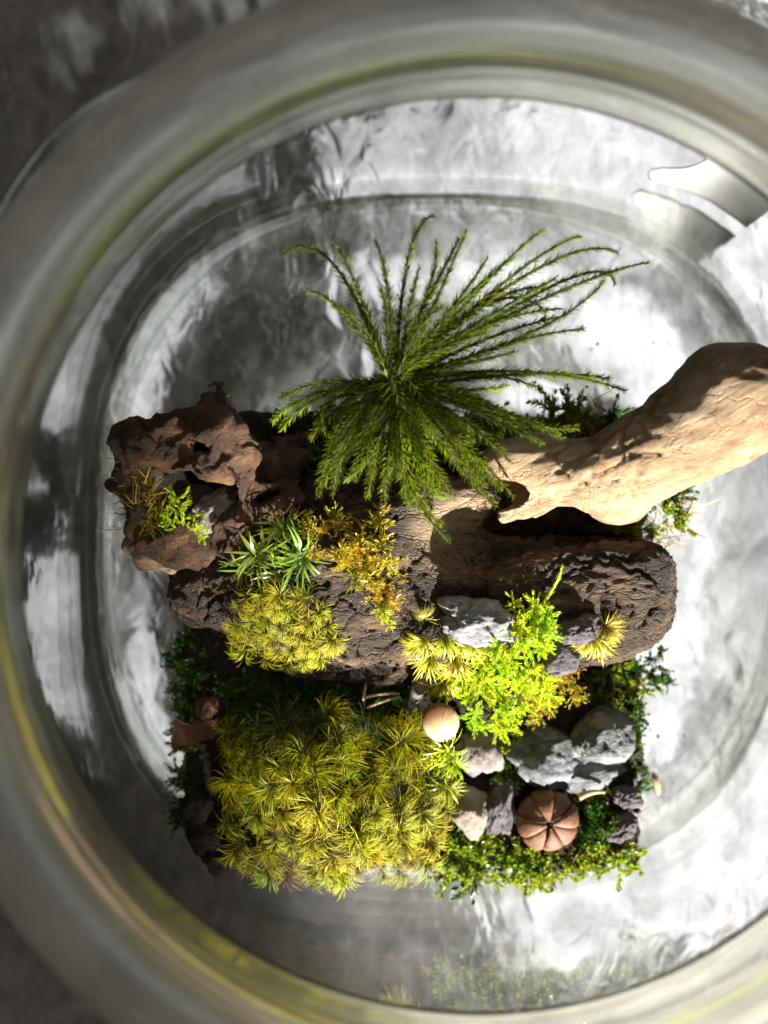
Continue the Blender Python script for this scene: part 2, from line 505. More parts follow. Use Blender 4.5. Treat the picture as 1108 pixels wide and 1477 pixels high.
def smooth_profile(pts, sub=6, closed=True):
    p = np.array(pts, float); n = len(p); out = []
    rngk = range(n if closed else n - 1)
    for i in rngk:
        if closed:
            p0, p1, p2, p3 = p[i - 1], p[i], p[(i + 1) % n], p[(i + 2) % n]
        else:
            p0, p1, p2, p3 = p[max(i - 1, 0)], p[i], p[i + 1], p[min(i + 2, n - 1)]
        for s in range(sub):
            u = s / sub
            out.append(0.5 * (2 * p1 + (p2 - p0) * u + (2 * p0 - 5 * p1 + 4 * p2 - p3) * u * u + (3 * p1 - p0 - 3 * p2 + p3) * u ** 3))
    if not closed:
        out.append(p[-1])
    return np.array(out)

V = np.array([(-70, -70, 0), (70, -70, 0), (70, 70, 0), (-70, 70, 0)], float)
tb = obj('table', mesh('table', V, [(0, 1, 2, 3)], M['table']))
tag(tb, 'mottled silver grey metal table top under the jar', 'table', kind='structure')

JX, JY = 0.87, -0.39
jar = thing('glass_jar', 'clear glass jar with a round thick rim, seen from above', 'jar', (JX, JY, 0.0))
lip_prof = smooth_profile([(3.97, 6.98), (3.94, 7.25), (3.99, 7.48), (4.14, 7.58), (4.36, 7.58), (4.57, 7.5), (4.71, 7.32), (4.71, 7.12), (4.57, 6.97), (4.40, 6.90), (4.15, 6.91)], 5)
V, F = tube_lathe(lip_prof, JX, JY, 192)
bpart('lip', V, F, M['lip'], jar)
neck_prof = smooth_profile([(4.20, 5.92), (4.10, 6.15), (4.02, 6.6), (3.99, 6.86), (4.1, 6.90), (4.36, 6.88), (4.40, 6.7), (4.40, 6.3), (4.46, 6.05), (4.44, 5.92), (4.3, 5.90)], 5)
V, F = tube_lathe(neck_prof, JX, JY, 192)
bpart('neck', V, F, M['neck'], jar)
a_ = np.arange(12) * math.pi / 6
V, F = tube_lathe(np.stack([4.33 + 0.13 * np.cos(a_), 5.80 + 0.085 * np.sin(a_)], -1), JX, JY, 192)
bpart('collar', V, F, M['collar'], jar)

def jar_shell(prof, seg=200, closed=False):
    """prof: (radius, z, superellipse exponent)"""
    p = smooth_profile(prof, 5, closed); n = len(p)
    a = np.arange(seg) * 2 * math.pi / seg
    c, s = np.abs(np.cos(a))[:, None], np.abs(np.sin(a))[:, None]
    e = p[None, :, 2]
    r = p[None, :, 0] / (c ** e + s ** e) ** (1 / e)
    V = np.stack([JX + r * np.cos(a)[:, None], JY + r * np.sin(a)[:, None], np.broadcast_to(p[None, :, 1], r.shape)], -1).reshape(-1, 3)
    F = [(i * n + k, ((i + 1) % seg) * n + k, ((i + 1) % seg) * n + (k + 1) % n, i * n + (k + 1) % n) for i in range(seg) for k in range(n if closed else n - 1)]
    return V, np.array(F)

V, F = jar_shell([(4.85, 0.10, 2.4), (5.05, 0.25, 2.55), (5.14, 0.7, 2.75), (5.16, 2.0, 3.0), (5.20, 4.4, 3.3), (5.20, 4.95, 3.2), (5.04, 5.42, 2.8), (4.72, 5.70, 2.2), (4.56, 5.80, 2.0)])
bpart('wall', V, F, M['wall'], jar)
V, F = jar_shell([(0.02, 0.22, 2.0), (2.0, 0.22, 2.1), (4.4, 0.222, 2.25), (4.75, 0.235, 2.35), (4.93, 0.32, 2.45), (5.02, 0.55, 2.55)])
bpart('base', V, F, M['base'], jar)

V, F = jar_shell([(4.80, 0.24, 2.36), (4.88, 0.275, 2.4), (4.96, 0.38, 2.48), (5.01, 0.52, 2.55), (5.05, 0.53, 2.55), (5.09, 0.4, 2.55), (5.05, 0.2, 2.45), (4.98, 0.09, 2.4), (4.87, 0.07, 2.36), (4.80, 0.14, 2.36)], 200, True)
bpart('heel', V, F, M['heel'], jar)
# added white sheet outside the wall, standing in for a bright patch on the glass
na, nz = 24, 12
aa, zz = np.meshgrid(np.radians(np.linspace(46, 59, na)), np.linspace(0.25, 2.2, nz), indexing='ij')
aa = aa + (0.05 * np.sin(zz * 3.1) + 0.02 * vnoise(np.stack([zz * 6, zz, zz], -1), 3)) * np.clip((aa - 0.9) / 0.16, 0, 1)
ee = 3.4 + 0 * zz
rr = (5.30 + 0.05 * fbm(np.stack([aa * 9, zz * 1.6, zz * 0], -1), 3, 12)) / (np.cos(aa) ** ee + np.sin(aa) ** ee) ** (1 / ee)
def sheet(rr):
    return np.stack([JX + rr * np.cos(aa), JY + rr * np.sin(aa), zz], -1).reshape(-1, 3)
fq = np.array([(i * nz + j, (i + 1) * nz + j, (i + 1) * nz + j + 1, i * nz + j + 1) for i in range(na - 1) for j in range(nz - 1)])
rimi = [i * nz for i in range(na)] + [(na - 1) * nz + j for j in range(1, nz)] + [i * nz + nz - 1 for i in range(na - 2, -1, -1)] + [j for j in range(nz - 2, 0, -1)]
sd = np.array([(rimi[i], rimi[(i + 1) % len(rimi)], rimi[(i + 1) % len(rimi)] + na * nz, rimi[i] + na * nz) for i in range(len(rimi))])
pl = thing('added_bright_patch', 'added white sheet standing in for a bright patch on the jar wall at upper right', 'bright_patch', (JX + 3.4, JY + 4.6, 0.0))
bpart('bright_patch_sheet', np.concatenate([sheet(rr), sheet(rr + 0.02)]), np.concatenate([fq[:, ::-1], fq + na * nz, sd]), M['bright_patch'], pl)

from mathutils.bvhtree import BVHTree
TREES = {}
def surf(px, py, names=('log', 'slab')):
    """where the ground or the log lies at that place: height and normal of the topmost surface"""
    o = Vector((0, 0, D)); d = (Vector(P(px, py, 0)) - o).normalized(); best = None
    for n in names:
        h = TREES[n].ray_cast(o, d)
        if h[0] is not None and (best is None or h[3] < best[2]):
            best = (np.array(h[0]), np.array(h[1]), h[3])
    if best is None:
        return P(px, py, ZT), np.array([0, 0, 1.0])
    nn = best[1] if best[1][2] > 0 else -best[1]
    return best[0], nn

# ------------------------------------------------------------------ planted slab
ZT = 1.15
def slab_fn(g):
    c = (P(262, 600, ZT) + P(922, 1258, ZT)) / 2; h = np.abs(P(262, 600, ZT) - P(922, 1258, ZT)) / 2
    c = np.array([c[0], c[1], (0.26 + ZT) / 2]); h = np.array([h[0], h[1], (ZT - 0.26) / 2])
    q2 = np.abs(g[..., :2] - c[:2]) - (h[:2] - 0.62)
    d2 = np.linalg.norm(np.maximum(q2, 0), axis=-1) + np.minimum(q2.max(-1), 0) - 0.62
    return smax(d2, np.abs(g[..., 2] - c[2]) - h[2], 0.2)
V, F = surface_nets(slab_fn, (-3.2, -5.3, 0.15), (4.0, 1.8, 1.4), 0.08)
N = vnormals(V, F)
V = V + N * (0.10 * fbm(V * 3.2, 4, 5))[:, None]
V[:, 2] = np.maximum(V[:, 2], 0.26)
sl = thing('soil_slab', 'dark square soil slab that carries the mosses, standing on the jar floor', 'soil', (0.35, -1.7, 0.26))
bpart('soil_block', V, F, M['soil'], sl)
TREES['slab'] = BVHTree.FromPolygons(V.tolist(), F.tolist())

# ------------------------------------------------------------------ dark log
LOGP = [(P(300, 850, 1.75), 0.45), (P(400, 835, 1.9), 0.85), (P(520, 835, 1.95), 1.02), (P(600, 845, 1.95), 0.92), (P(700, 868, 1.9), 0.80), (P(800, 872, 1.95), 0.78), (P(890, 868, 1.95), 0.80), (P(915, 862, 1.95), 0.74)]
def log_fn(g):
    d = chain(g, LOGP, 0.25)
    d = smin(d, capsule(g, P(935, 835, 2.1), P(925, 895, 1.9), 0.42, 0.5), 0.25)
    d = smin(d, capsule(g, P(480, 720, 2.1), P(580, 735, 2.2), 0.38, 0.45), 0.3)
    d = smin(d, capsule(g, P(590, 740, 2.35), P(690, 725, 2.2), 0.42, 0.30), 0.25)
    d = smin(d, capsule(g, P(690, 720, 1.35), P(900, 735, 1.2), 0.40, 0.30), 0.3)
    d = smin(d, capsule(g, P(730, 830, 2.35), P(780, 822, 2.4), 0.30, 0.30), 0.25)
    d = smin(d, capsule(g, P(725, 812, 2.35), P(930, 818, 2.35), 0.30, 0.34), 0.16)
    # hollow
    e = np.linalg.norm((g - P(690, 775, 3.05)) / np.array([0.62, 0.50, 0.95]), axis=-1) - 1
    d = smax(d, -e * 0.5, 0.08)
    e = capsule(g, P(735, 762, 2.3), P(960, 748, 2.0), 0.36, 0.46)
    e = smin(e, capsule(g, P(735, 765, 2.9), P(950, 750, 2.9), 0.34, 0.46), 0.2)
    d = smax(d, -e, 0.1)
    # lower lobe split off by a crack
    lob = capsule(g, P(440, 925, 1.62), P(560, 935, 1.62), 0.45, 0.42)
    lob = smin(lob, capsule(g, P(560, 935, 1.62), P(615, 925, 1.55), 0.42, 0.3), 0.1)
    d = smin(d, capsule(g, P(925, 808, 2.15), P(955, 830, 2.1), 0.22, 0.25), 0.12)
    d = smax(d, (g - P(972, 860, 2.0)) @ np.array([0.95, -0.10, 0.28]) , 0.35)
    d = smax(d, (g - P(900, 945, 2.2)) @ np.array([0.45, -0.80, 0.40]), 0.3)
    d = smax(d, (g - P(800, 880, 2.74)) @ np.array([0.05, -0.25, 0.97]), 0.35)
    crack = capsule(g, P(455, 893, 2.25), P(600, 912, 2.05), 0.06, 0.07)
    d = smax(d, -crack, 0.03)
    return np.minimum(d, lob)
V, F = surface_nets(log_fn, (-2.7, -2.3, 0.9), (4.1, 0.9, 3.3), 0.026)
N = vnormals(V, F)
q = V * np.array([0.55, 1.5, 1.5]) + 0.35 * np.stack([vnoise(V * 1.3, 21), vnoise(V * 1.3, 22), vnoise(V * 1.3, 23)], -1)
d1, d2 = worley(q * 2.0, 31)
f1, f2 = worley(q * 4.2, 35)
smoothz = np.clip(np.linalg.norm(V - P(655, 760, 2.7), axis=1) / 0.7 - 0.35, 0.12, 1)
fib = V * np.array([1.6, 9, 9]) + 0.5 * np.stack([vnoise(V * 2.1, 71), vnoise(V * 2.1, 72), vnoise(V * 2.1, 73)], -1)
ridged = 1 - np.abs(vnoise(fib, 46)) - 0.5 * np.abs(vnoise(fib * 2.1, 47))
e1, e2 = worley(q * 1.1 + 0.25 * fbm(V * 2.5, 3, 91)[:, None], 37)
disp = 0.05 * fbm(V * 1.2, 2, 40) + smoothz * (-0.09 * np.exp(-((e2 - e1) / 0.035) ** 2) - 0.03 * np.exp(-((d2 - d1) / 0.035) ** 2)
      + 0.040 * ridged + 0.016 * fbm(V * np.array([6, 18, 18]), 2, 44, 0.6))
V = V + N * disp[:, None]
log = thing('driftwood_log', 'dark cracked driftwood log lying across the slab', 'driftwood', P(620, 850, ZT))
HOLLOW_NODE.inputs[1].default_value = Vector(P(672, 755, 2.7) - np.array(log.location))
bpart('log', V, F, M['log'], log)
TREES['log'] = BVHTree.FromPolygons(V.tolist(), F.tolist())

# ------------------------------------------------------------------ pale branch
BR = [(P(750, 692, 2.95), 0.37), (P(800, 686, 3.05), 0.35), (P(860, 686, 3.2), 0.39), (P(930, 660, 3.3), 0.47), (P(1000, 618, 3.4), 0.55), (P(1050, 590, 3.45), 0.58), (P(1084, 577, 3.5), 0.54)]
def br_fn(g):
    d = chain(g, BR, 0.2)
    d = smin(d, capsule(g, P(728, 668, 3.1), P(770, 660, 3.0), 0.22, 0.25), 0.18)
    d = smin(d, capsule(g, P(728, 742, 2.85), P(775, 722, 2.85), 0.12, 0.26), 0.12)
    d = smin(d, capsule(g, P(845, 708, 2.8), P(905, 708, 2.9), 0.25, 0.31), 0.25)
    d = smin(d, capsule(g, P(885, 712, 2.7), P(888, 690, 1.0), 0.34, 0.28), 0.25)
    d = smin(d, capsule(g, P(1040, 544, 3.55), P(1078, 540, 3.55), 0.36, 0.34), 0.25)
    e = np.linalg.norm((g - P(712, 712, 3.0)) / np.array([0.40, 0.19, 0.50]), axis=-1) - 1
    d = smax(d, -e * 0.19, 0.04)
    # dent under the bend
    e = np.linalg.norm((g - P(818, 752, 2.85)) / np.array([0.30, 0.16, 0.5]), axis=-1) - 1
    return smax(d, -e * 0.2, 0.08)
V, F = surface_nets(br_fn, (1.0, -0.5, 0.7), (4.9, 2.3, 5.2), 0.036)
N = vnormals(V, F)
ridge = np.abs(vnoise(V * np.array([0.9, 3.0, 3.0]), 51))
d1, d2 = worley(V * np.array([1.6, 4.2, 4.2]), 55)
pit = np.clip(vnoise(V * 1.4, 58) * 2.2 - 0.25, 0, 1)
V = V + N * (0.05 * fbm(V * 0.9, 2, 50) + 0.02 * ridge - 0.04 * pit * np.exp(-((d2 - d1) / 0.08) ** 2) + 0.014 * fbm(V * np.array([3, 9, 9]), 3, 53))[:, None]
brn = thing('driftwood_branch', 'pale tan driftwood branch rising to the right above the log', 'driftwood', P(888, 690, 1.0))
bpart('branch', V, F, M['branch'], brn)

# ------------------------------------------------------------------ curled bark on the left
bk = thing('curled_bark', 'curled reddish brown bark piece with a dark cavity, left of the tree moss', 'bark', P(300, 760, ZT))
def bark_fn(g):
    up = chain(g, [(P(208, 640, 2.9), 0.34), (P(250, 630, 3.05), 0.38), (P(305, 635, 3.1), 0.44), (P(345, 655, 3.0), 0.30)], 0.15)
    lf = chain(g, [(P(205, 645, 2.8), 0.30), (P(192, 705, 2.6), 0.26), (P(212, 755, 2.5), 0.30), (P(250, 780, 2.4), 0.34), (P(290, 785, 2.3), 0.34)], 0.15)
    rt = chain(g, [(P(345, 660, 2.9), 0.24), (P(352, 715, 2.5), 0.28), (P(350, 765, 2.45), 0.36), (P(400, 715, 2.5), 0.26), (P(428, 690, 2.5), 0.12)], 0.15)
    rr = chain(g, [(P(370, 670, 2.3), 0.26), (P(420, 650, 2.2), 0.28), (P(435, 625, 2.25), 0.16)], 0.12)
    st = chain(g, [(P(285, 760, 2.1), 0.55), (P(300, 790, 1.0), 0.5)], 0.1)
    hk = chain(g, [(P(318, 612, 3.05), 0.15), (P(328, 580, 3.15), 0.12), (P(316, 560, 3.2), 0.09), (P(298, 557, 3.2), 0.045)], 0.05)
    kn = chain(g, [(P(235, 612, 3.35), 0.10), (P(248, 598, 3.35), 0.12)], 0.05)
    d = up
    for e, k in ((lf, 0.12), (rt, 0.12), (rr, 0.1), (st, 0.15), (hk, 0.05), (kn, 0.06)):
        d = smin(d, e, k)
    d = np.abs(d + 0.10 + 0.07 * vnoise(g * 2.4, 63)) - 0.05
    for c, r in ((P(268, 708, 2.95), (0.32, 0.20, 0.55)), (P(276, 632, 3.62), (0.30, 0.10, 0.3)), (P(316, 712, 3.0), (0.22, 0.18, 0.45)), (P(385, 712, 3.0), (0.22, 0.09, 0.4)), (P(225, 745, 2.95), (0.15, 0.10, 0.3)), (P(420, 640, 2.65), (0.15, 0.1, 0.25))):
        e = np.linalg.norm((g - c) / np.array(r), axis=-1) - 1
        d = smax(d, -e * 0.2, 0.06)
    return d
V, F = surface_nets(bark_fn, (-3.8, -1.1, 0.6), (-0.6, 2.1, 3.9), 0.036)
N = vnormals(V, F)
fold = np.abs(vnoise(V * np.array([1.8, 2.6, 2.2]) + 0.8 * vnoise(V * 1.1, 61)[:, None], 62))
V = V + (0.12 * np.stack([fbm(V * 2.6, 4, 60), fbm(V * 2.6, 4, 65), fbm(V * 2.6, 4, 67)], -1)) + N * (0.02 * fbm(V * 9, 3, 64))[:, None]
bpart('bark_shell', V, F, M['bark'], bk)
def flake_fn(g):
    return chain(g, [(P(192, 785, 2.35), 0.13), (P(215, 803, 2.4), 0.17), (P(245, 818, 2.4), 0.13)], 0.1)
V, F = surface_nets(flake_fn, (-3.6, -1.1, 1.8), (-2.2, 0.0, 2.9), 0.03)
N = vnormals(V, F)
V = V + N * (0.07 * fbm(V * np.array([3, 3, 3]), 4, 66))[:, None]
bpart('pale_flake', V, F, M['barkpale'], bk)

# ------------------------------------------------------------------ stones
ico_cache = {}
def ico(sub):
    if sub not in ico_cache:
        bm = bmesh.new(); bmesh.ops.create_icosphere(bm, subdivisions=sub, radius=1)
        bm.verts.ensure_lookup_table()
        ico_cache[sub] = (np.array([v.co[:] for v in bm.verts]), np.array([[v.index for v in f.verts] for f in bm.faces]))
        bm.free()
    return ico_cache[sub]

def stone(name, label, px, py, z, size, mat, seed, kind='rock', rot=0.0, group=None, sub=5):
    V0, F = ico(sub)
    r = np.random.default_rng(seed)
    if kind == 'rock':
        nrm = r.normal(size=(16, 3)); nrm /= np.linalg.norm(nrm, axis=1, keepdims=True)
        h = r.uniform(0.72, 1.0, 16)
        dn = V0 @ nrm.T
        rad = np.where(dn > 0.05, h / np.maximum(dn, 0.05), 9).min(1)
        rad = np.minimum(rad, 1.25)
        V = V0 * rad[:, None]
        V = V * (1 + 0.05 * fbm(V * 2.4 + seed, 4, seed) - 0.10 * np.exp(-(np.abs(vnoise(V * 2.6 + seed, seed + 3)) / 0.07) ** 2))[:, None]
    else:                                               # pumice with pores
        V = V0 * (1 + 0.28 * fbm(V0 * 1.3 + seed, 3, seed))[:, None]
        d1, _ = worley(V * 3.4, seed); e1, _ = worley(V * 7.0, seed + 5)
        V = V * (1 - 0.16 * np.clip(1 - d1 / 0.42, 0, 1) - 0.08 * np.clip(1 - e1 / 0.45, 0, 1) + 0.05 * fbm(V * 6, 3, seed + 9))[:, None]
    V = V * np.array(size)
    c, s = math.cos(rot), math.sin(rot)
    V = V @ np.array([[c, s, 0], [-s, c, 0], [0, 0, 1]])
    o = obj(name, mesh(name, V, F, mat))
    o.location = P(px, py, z) if z else surf(px, py)[0] + np.array([0, 0, size[2] * 0.55])
    return tag(o, label, kind if kind == 'stone' else 'stone', group)

G = 'stones set among the moss'
stone('pumice_stone', 'rough light grey pumice stone in the middle of the log front', 690, 893, 0, (0.48, 0.25, 0.28), M['pumice'], 3, 'pumice', -0.1, G)
stone('pumice_stone', 'small pitted grey pumice stone next to the right yellow moss tuft', 832, 908, 0, (0.24, 0.17, 0.2), M['lava'], 8, 'pumice', 0.3, G)
stone('round_stone', 'rounded brown grey stone right below the cream mushroom', 692, 1084, 1.42, (0.29, 0.34, 0.28), M['brownstone'], 11, 'pumice', 0.2, G, 4)
stone('tan_stone', 'smooth tan grey stone at the right edge of the big moss cushion', 676, 1166, 1.42, (0.25, 0.35, 0.3), M['tanstone'], 22, 'rock', 0.5, G)
stone('lava_stone', 'dark porous lava stone left of the ribbed seed pod', 722, 1160, 1.32, (0.19, 0.38, 0.26), M['lava'], 15, 'pumice', -0.1, G)
stone('grey_rock', 'blue grey angular rock above the ribbed seed pod', 786, 1086, 1.36, (0.52, 0.36, 0.32), M['slate'], 31, 'rock', -0.35, G)
stone('grey_rock', 'pale grey rock with ochre foot, rightmost of the angular rocks', 864, 1064, 1.50, (0.37, 0.35, 0.40), M['slate2'], 47, 'rock', 0.5, G)
stone('grey_rock', 'low pale ochre grey rock wedged under the rightmost angular rock', 845, 1118, 1.25, (0.42, 0.24, 0.2), M['slate2'], 53, 'rock', 0.15, G)
stone('lava_stone', 'dark lava lump at the right edge, upper of two', 903, 1148, 1.3, (0.22, 0.17, 0.18), M['lava'], 61, 'pumice', 0.2, G)
stone('lava_stone', 'dark lava lump at the right edge, lower of two', 896, 1192, 1.3, (0.21, 0.18, 0.2), M['lava'], 67, 'pumice', 0.5, G)
stone('furry_stone', 'grey rough lump inside the cavity of the curled bark', 312, 738, 2.40, (0.28, 0.24, 0.26), M['brownstone'], 71, 'pumice', 0.5, G)
stone('lava_stone', 'small dark stone tucked right of the lime green moss on the log', 806, 945, 0, (0.2, 0.24, 0.16), M['lava'], 75, 'rock', 0.1, G)
for k, (px, py, r0, lab) in enumerate([(300, 1020, 0.16, 'dim pink brown stone near the upper left corner of the big cushion'), (285, 1165, 0.24, 'dim dark stone on the left slab edge, upper of three'), (292, 1205, 0.24, 'dim dark stone on the left slab edge, middle of three'), (318, 1238, 0.22, 'dim dark stone at the lower left slab corner')]):
    stone('dim_stone', lab, px, py, 1.3, (r0, r0 * 0.85, r0 * 0.8), M['leafbrown'] if k == 0 else M['soil'], 80 + k, 'pumice', k, G, 4)

# ------------------------------------------------------------------ ribbed seed pod
pr = cm(45, 1.6)
pod = thing('seed_pod', 'round brown ribbed seed pod among the stones', 'seed pod', P(785, 1174, 1.2))
nu, nv = 9, 16
U, Vv = np.meshgrid(np.linspace(-1, 1, nu), np.linspace(0.025, 1, nv))
ang = U * math.pi / 8
prof = Vv * math.pi * 0.80
bul = np.clip(np.cos(U * math.pi / 2), 0, 1) ** 0.28
rad = pr * (np.sin(prof) ** 0.8) * (0.94 + 0.07 * bul)
zz = 0.26 * np.cos(prof) * (0.88 + 0.12 * bul) - 0.03 * np.exp(-(Vv / 0.10) ** 2)
LV = np.stack([rad * np.cos(ang), rad * np.sin(ang), zz + 0.28], -1).reshape(-1, 3)
LF = np.array([(i * nu + j, (i + 1) * nu + j, (i + 1) * nu + j + 1, i * nu + j + 1) for i in range(nv - 1) for j in range(nu - 1)])
lob_me = mesh('lobe', LV, LF, M['pod'])
for k in range(8):
    s = 1 + 0.035 * math.sin(k * 2.3)
    inst('lobe', lob_me, pod, np.array(pod.location) + np.array([0, 0, 0]), (0, 0, 1), k * math.pi / 4 + 0.2, (s, s, 1 + 0.05 * math.cos(k * 3.1)))
V0, F0 = ico(3)
inst('pore', mesh('pore', V0 * np.array([0.022, 0.026, 0.03]), F0, M['poddark']), pod, np.array(pod.location) + np.array([0, 0, 0.49]))
inst('core', mesh('core', V0 * np.array([0.40, 0.40, 0.26]), F0, M['poddark']), pod, np.array(pod.location) + np.array([0, 0, 0.22]))

# ------------------------------------------------------------------ small mushroom
msh = thing('mushroom', 'small round cream mushroom cap with brown streaks', 'mushroom', P(637, 1045, ZT))
m, t, b, out = nt('cream_cap')
co = t.nodes.new('ShaderNodeTexCoord').outputs['Object']
sx = t.nodes.new('ShaderNodeSeparateXYZ'); t.links.new(co, sx.inputs[0])
gr = t.nodes.new('ShaderNodeTexGradient'); gr.gradient_type = 'RADIAL'; t.links.new(co, gr.inputs[0])
cb = t.nodes.new('ShaderNodeCombineXYZ'); t.links.new(math_n(t, 'MULTIPLY', gr.outputs['Fac'], 46.0), cb.inputs[0])
sn = add(t, 'ShaderNodeTexNoise', Scale=1.0, Detail=3); t.links.new(cb.outputs[0], sn.inputs['Vector'])
rad2 = t.nodes.new('ShaderNodeVectorMath'); rad2.operation = 'LENGTH'; t.links.new(co, rad2.inputs[0])
f = math_n(t, 'ADD', math_n(t, 'MULTIPLY', sx.outputs[1], 2.6), math_n(t, 'MULTIPLY', math_n(t, 'SUBTRACT', sn.outputs[0], 0.5), 1.1))
body = ramp(t, rad2.outputs['Value'], [(0.05, (0.26, 0.18, 0.06)), (0.17, (0.30, 0.23, 0.11)), (0.24, (0.38, 0.34, 0.27))])
fr_ = ramp(t, f, [(-0.0, (0, 0, 0)), (0.34, (1, 1, 1))])
t.links.new(mixc(t, fr_, body, (0.15, 0.055, 0.014)), b.inputs['Base Color'])
b.inputs['Roughness'].default_value = 0.45
M['cap'] = m
V0, F0 = ico(4)
V = V0.copy(); th = np.arctan2(V[:, 1], V[:, 0])
V = V * np.array([0.23, 0.265, 0.10]) * (1 + 0.03 * fbm(V0 * 1.5, 2, 4))[:, None]
V[:, 2] = np.where(V[:, 2] < 0, V[:, 2] * 0.5, V[:, 2])
inst('cap', mesh('cap', V, F0, M['cap']), msh, P(636, 1041, 2.15), (0.05, -0.22, 1), 0.1)
def tube(pts, radii, seg=8):
    pts = np.array(pts, float); n = len(pts); radii = np.broadcast_to(np.asarray(radii, float), (n,))
    tg = np.gradient(pts, axis=0); tg /= np.linalg.norm(tg, axis=1, keepdims=True)
    ref = np.array([0.31, 0.17, 0.93]); ref = np.where(np.abs(tg @ ref)[:, None] > 0.95, np.array([1.0, 0, 0]), ref)
    s = np.cross(tg, ref); s /= np.linalg.norm(s, axis=1, keepdims=True); u = np.cross(s, tg)
    a = np.arange(seg) * 2 * math.pi / seg
    V = pts[:, None] + radii[:, None, None] * (np.cos(a)[None, :, None] * s[:, None] + np.sin(a)[None, :, None] * u[:, None])
    F = [(i * seg + j, i * seg + (j + 1) % seg, (i + 1) * seg + (j + 1) % seg, (i + 1) * seg + j) for i in range(n - 1) for j in range(seg)]
    return V.reshape(-1, 3), np.array(F)
def curve3(a, b, c, n=16):
    u = np.linspace(0, 1, n)[:, None]
    return (1 - u) ** 2 * a + 2 * u * (1 - u) * b + u * u * c
V, F = tube(curve3(P(640, 1040, 2.1), P(642, 1050, 1.6), P(640, 1040, ZT - 0.05)), 0.07)
bpart('stalk', V, F, M['podtan'], msh)

# ------------------------------------------------------------------ leaf ribbons
def ribbons(B, Dr, Bn, L, W, segs=4, bend=0.6, shape=0.8, side=None):
    """narrow leaves: base points, directions, bend directions, lengths, widths"""
    n = len(B)
    u = np.linspace(0, 1, segs + 1)
    L = np.broadcast_to(L, (n,)); W = np.broadcast_to(W, (n,)); bend = np.broadcast_to(bend, (n,))
    C = B[:, None] + Dr[:, None] * (L[:, None] * u)[..., None] + Bn[:, None] * ((L * bend)[:, None] * u ** 2)[..., None]
    if side is None:
        side = np.cross(Dr, Bn)
        side = side / np.maximum(np.linalg.norm(side, axis=1, keepdims=True), 1e-6)
    w = (W[:, None] * np.maximum((1 - u ** 2.2), 0.04) ** shape * np.minimum(1, 0.55 + 2.2 * u))[..., None]
    Vv = np.stack([C - side[:, None] * w / 2, C + side[:, None] * w / 2], 2)
    idx = np.arange(n)[:, None] * (2 * (segs + 1)) + np.arange(segs)[None] * 2
    Fq = np.stack([idx, idx + 1, idx + 3, idx + 2], -1).reshape(-1, 4)
    tt = np.broadcast_to(u[None, :, None], (n, segs + 1, 2)).ravel()
    return Vv.reshape(-1, 3), Fq, tt

def unit(v):
    return v / np.maximum(np.linalg.norm(v, axis=-1, keepdims=True), 1e-9)

def join(parts):
    Vs, Fs, Ts, o = [], [], [], 0
    for V, F, t in parts:
        Vs.append(V); Fs.append(F + o); Ts.append(t); o += len(V)
    return np.concatenate(Vs), np.concatenate(Fs), np.concatenate(Ts)

def arc_leaves(B, a, el, curl, twist, L, W, segs, r):
    """leaves that leave the shoot steeply and bend over in an arc"""
    n = len(B); u = (np.arange(segs) + 0.5) / segs
    e = el[:, None] - curl[:, None] * u[None]
    az = a[:, None] + twist[:, None] * u[None]
    step = np.stack([np.cos(e) * np.cos(az), np.cos(e) * np.sin(az), np.sin(e)], -1) * (L[:, None, None] / segs)
    C = np.concatenate([B[:, None], B[:, None] + np.cumsum(step, 1)], 1)
    T = unit(np.concatenate([step[:, :1], step], 1))
    S = unit(np.cross(T, np.array([0, 0, 1.0])) + 0.25 * r.normal(0, 1, (n, 1, 3)))
    uu = np.linspace(0, 1, segs + 1)
    w = (W[:, None] * np.maximum(1 - uu ** 1.6, 0.05) * np.minimum(1, 0.6 + 2 * uu))[..., None]
    Vv = np.stack([C - S * w / 2, C + S * w / 2], 2)
    idx = np.arange(n)[:, None] * (2 * (segs + 1)) + np.arange(segs)[None] * 2
    Fq = np.stack([idx, idx + 1, idx + 3, idx + 2], -1).reshape(-1, 4)
    return Vv.reshape(-1, 3), Fq, np.broadcast_to(uu[None, :, None], (n, segs + 1, 2)).ravel()

def tuft_mesh(name, mat, seed, n=60, L=0.42, W=0.026, el=(0.75, 1.35), curl=2.0, twist=0.7, height=0.2, segs=6, comb=0.0, bias=0.0):
    """a star of curved leaves round a short shoot (sickle moss)"""
    r = np.random.default_rng(seed)
    a = np.arange(n) * 2.39996 + r.uniform(-0.4, 0.4, n)
    a = a - bias * np.sin(a) * 0.6
    if comb:                                            # leaves combed over to one side
        a = r.normal(0, comb, n)
    h = np.sort(r.uniform(0, 1, n))
    B = np.stack([0.025 * np.cos(a), 0.025 * np.sin(a), h * height], 1)
    e0 = el[0] + (el[1] - el[0]) * h + r.normal(0, 0.08, n)
    tw = twist * (r.choice([-1, 1]) + r.normal(0, 0.6, n))
    V, F, tt = arc_leaves(B, a, e0, curl * r.uniform(0.7, 1.25, n), tw, L * r.uniform(0.7, 1.1, n) * (1 - 0.25 * h), W * r.uniform(0.75, 1.2, n), segs, r)
    return mesh(name, V, F, mat, tt)

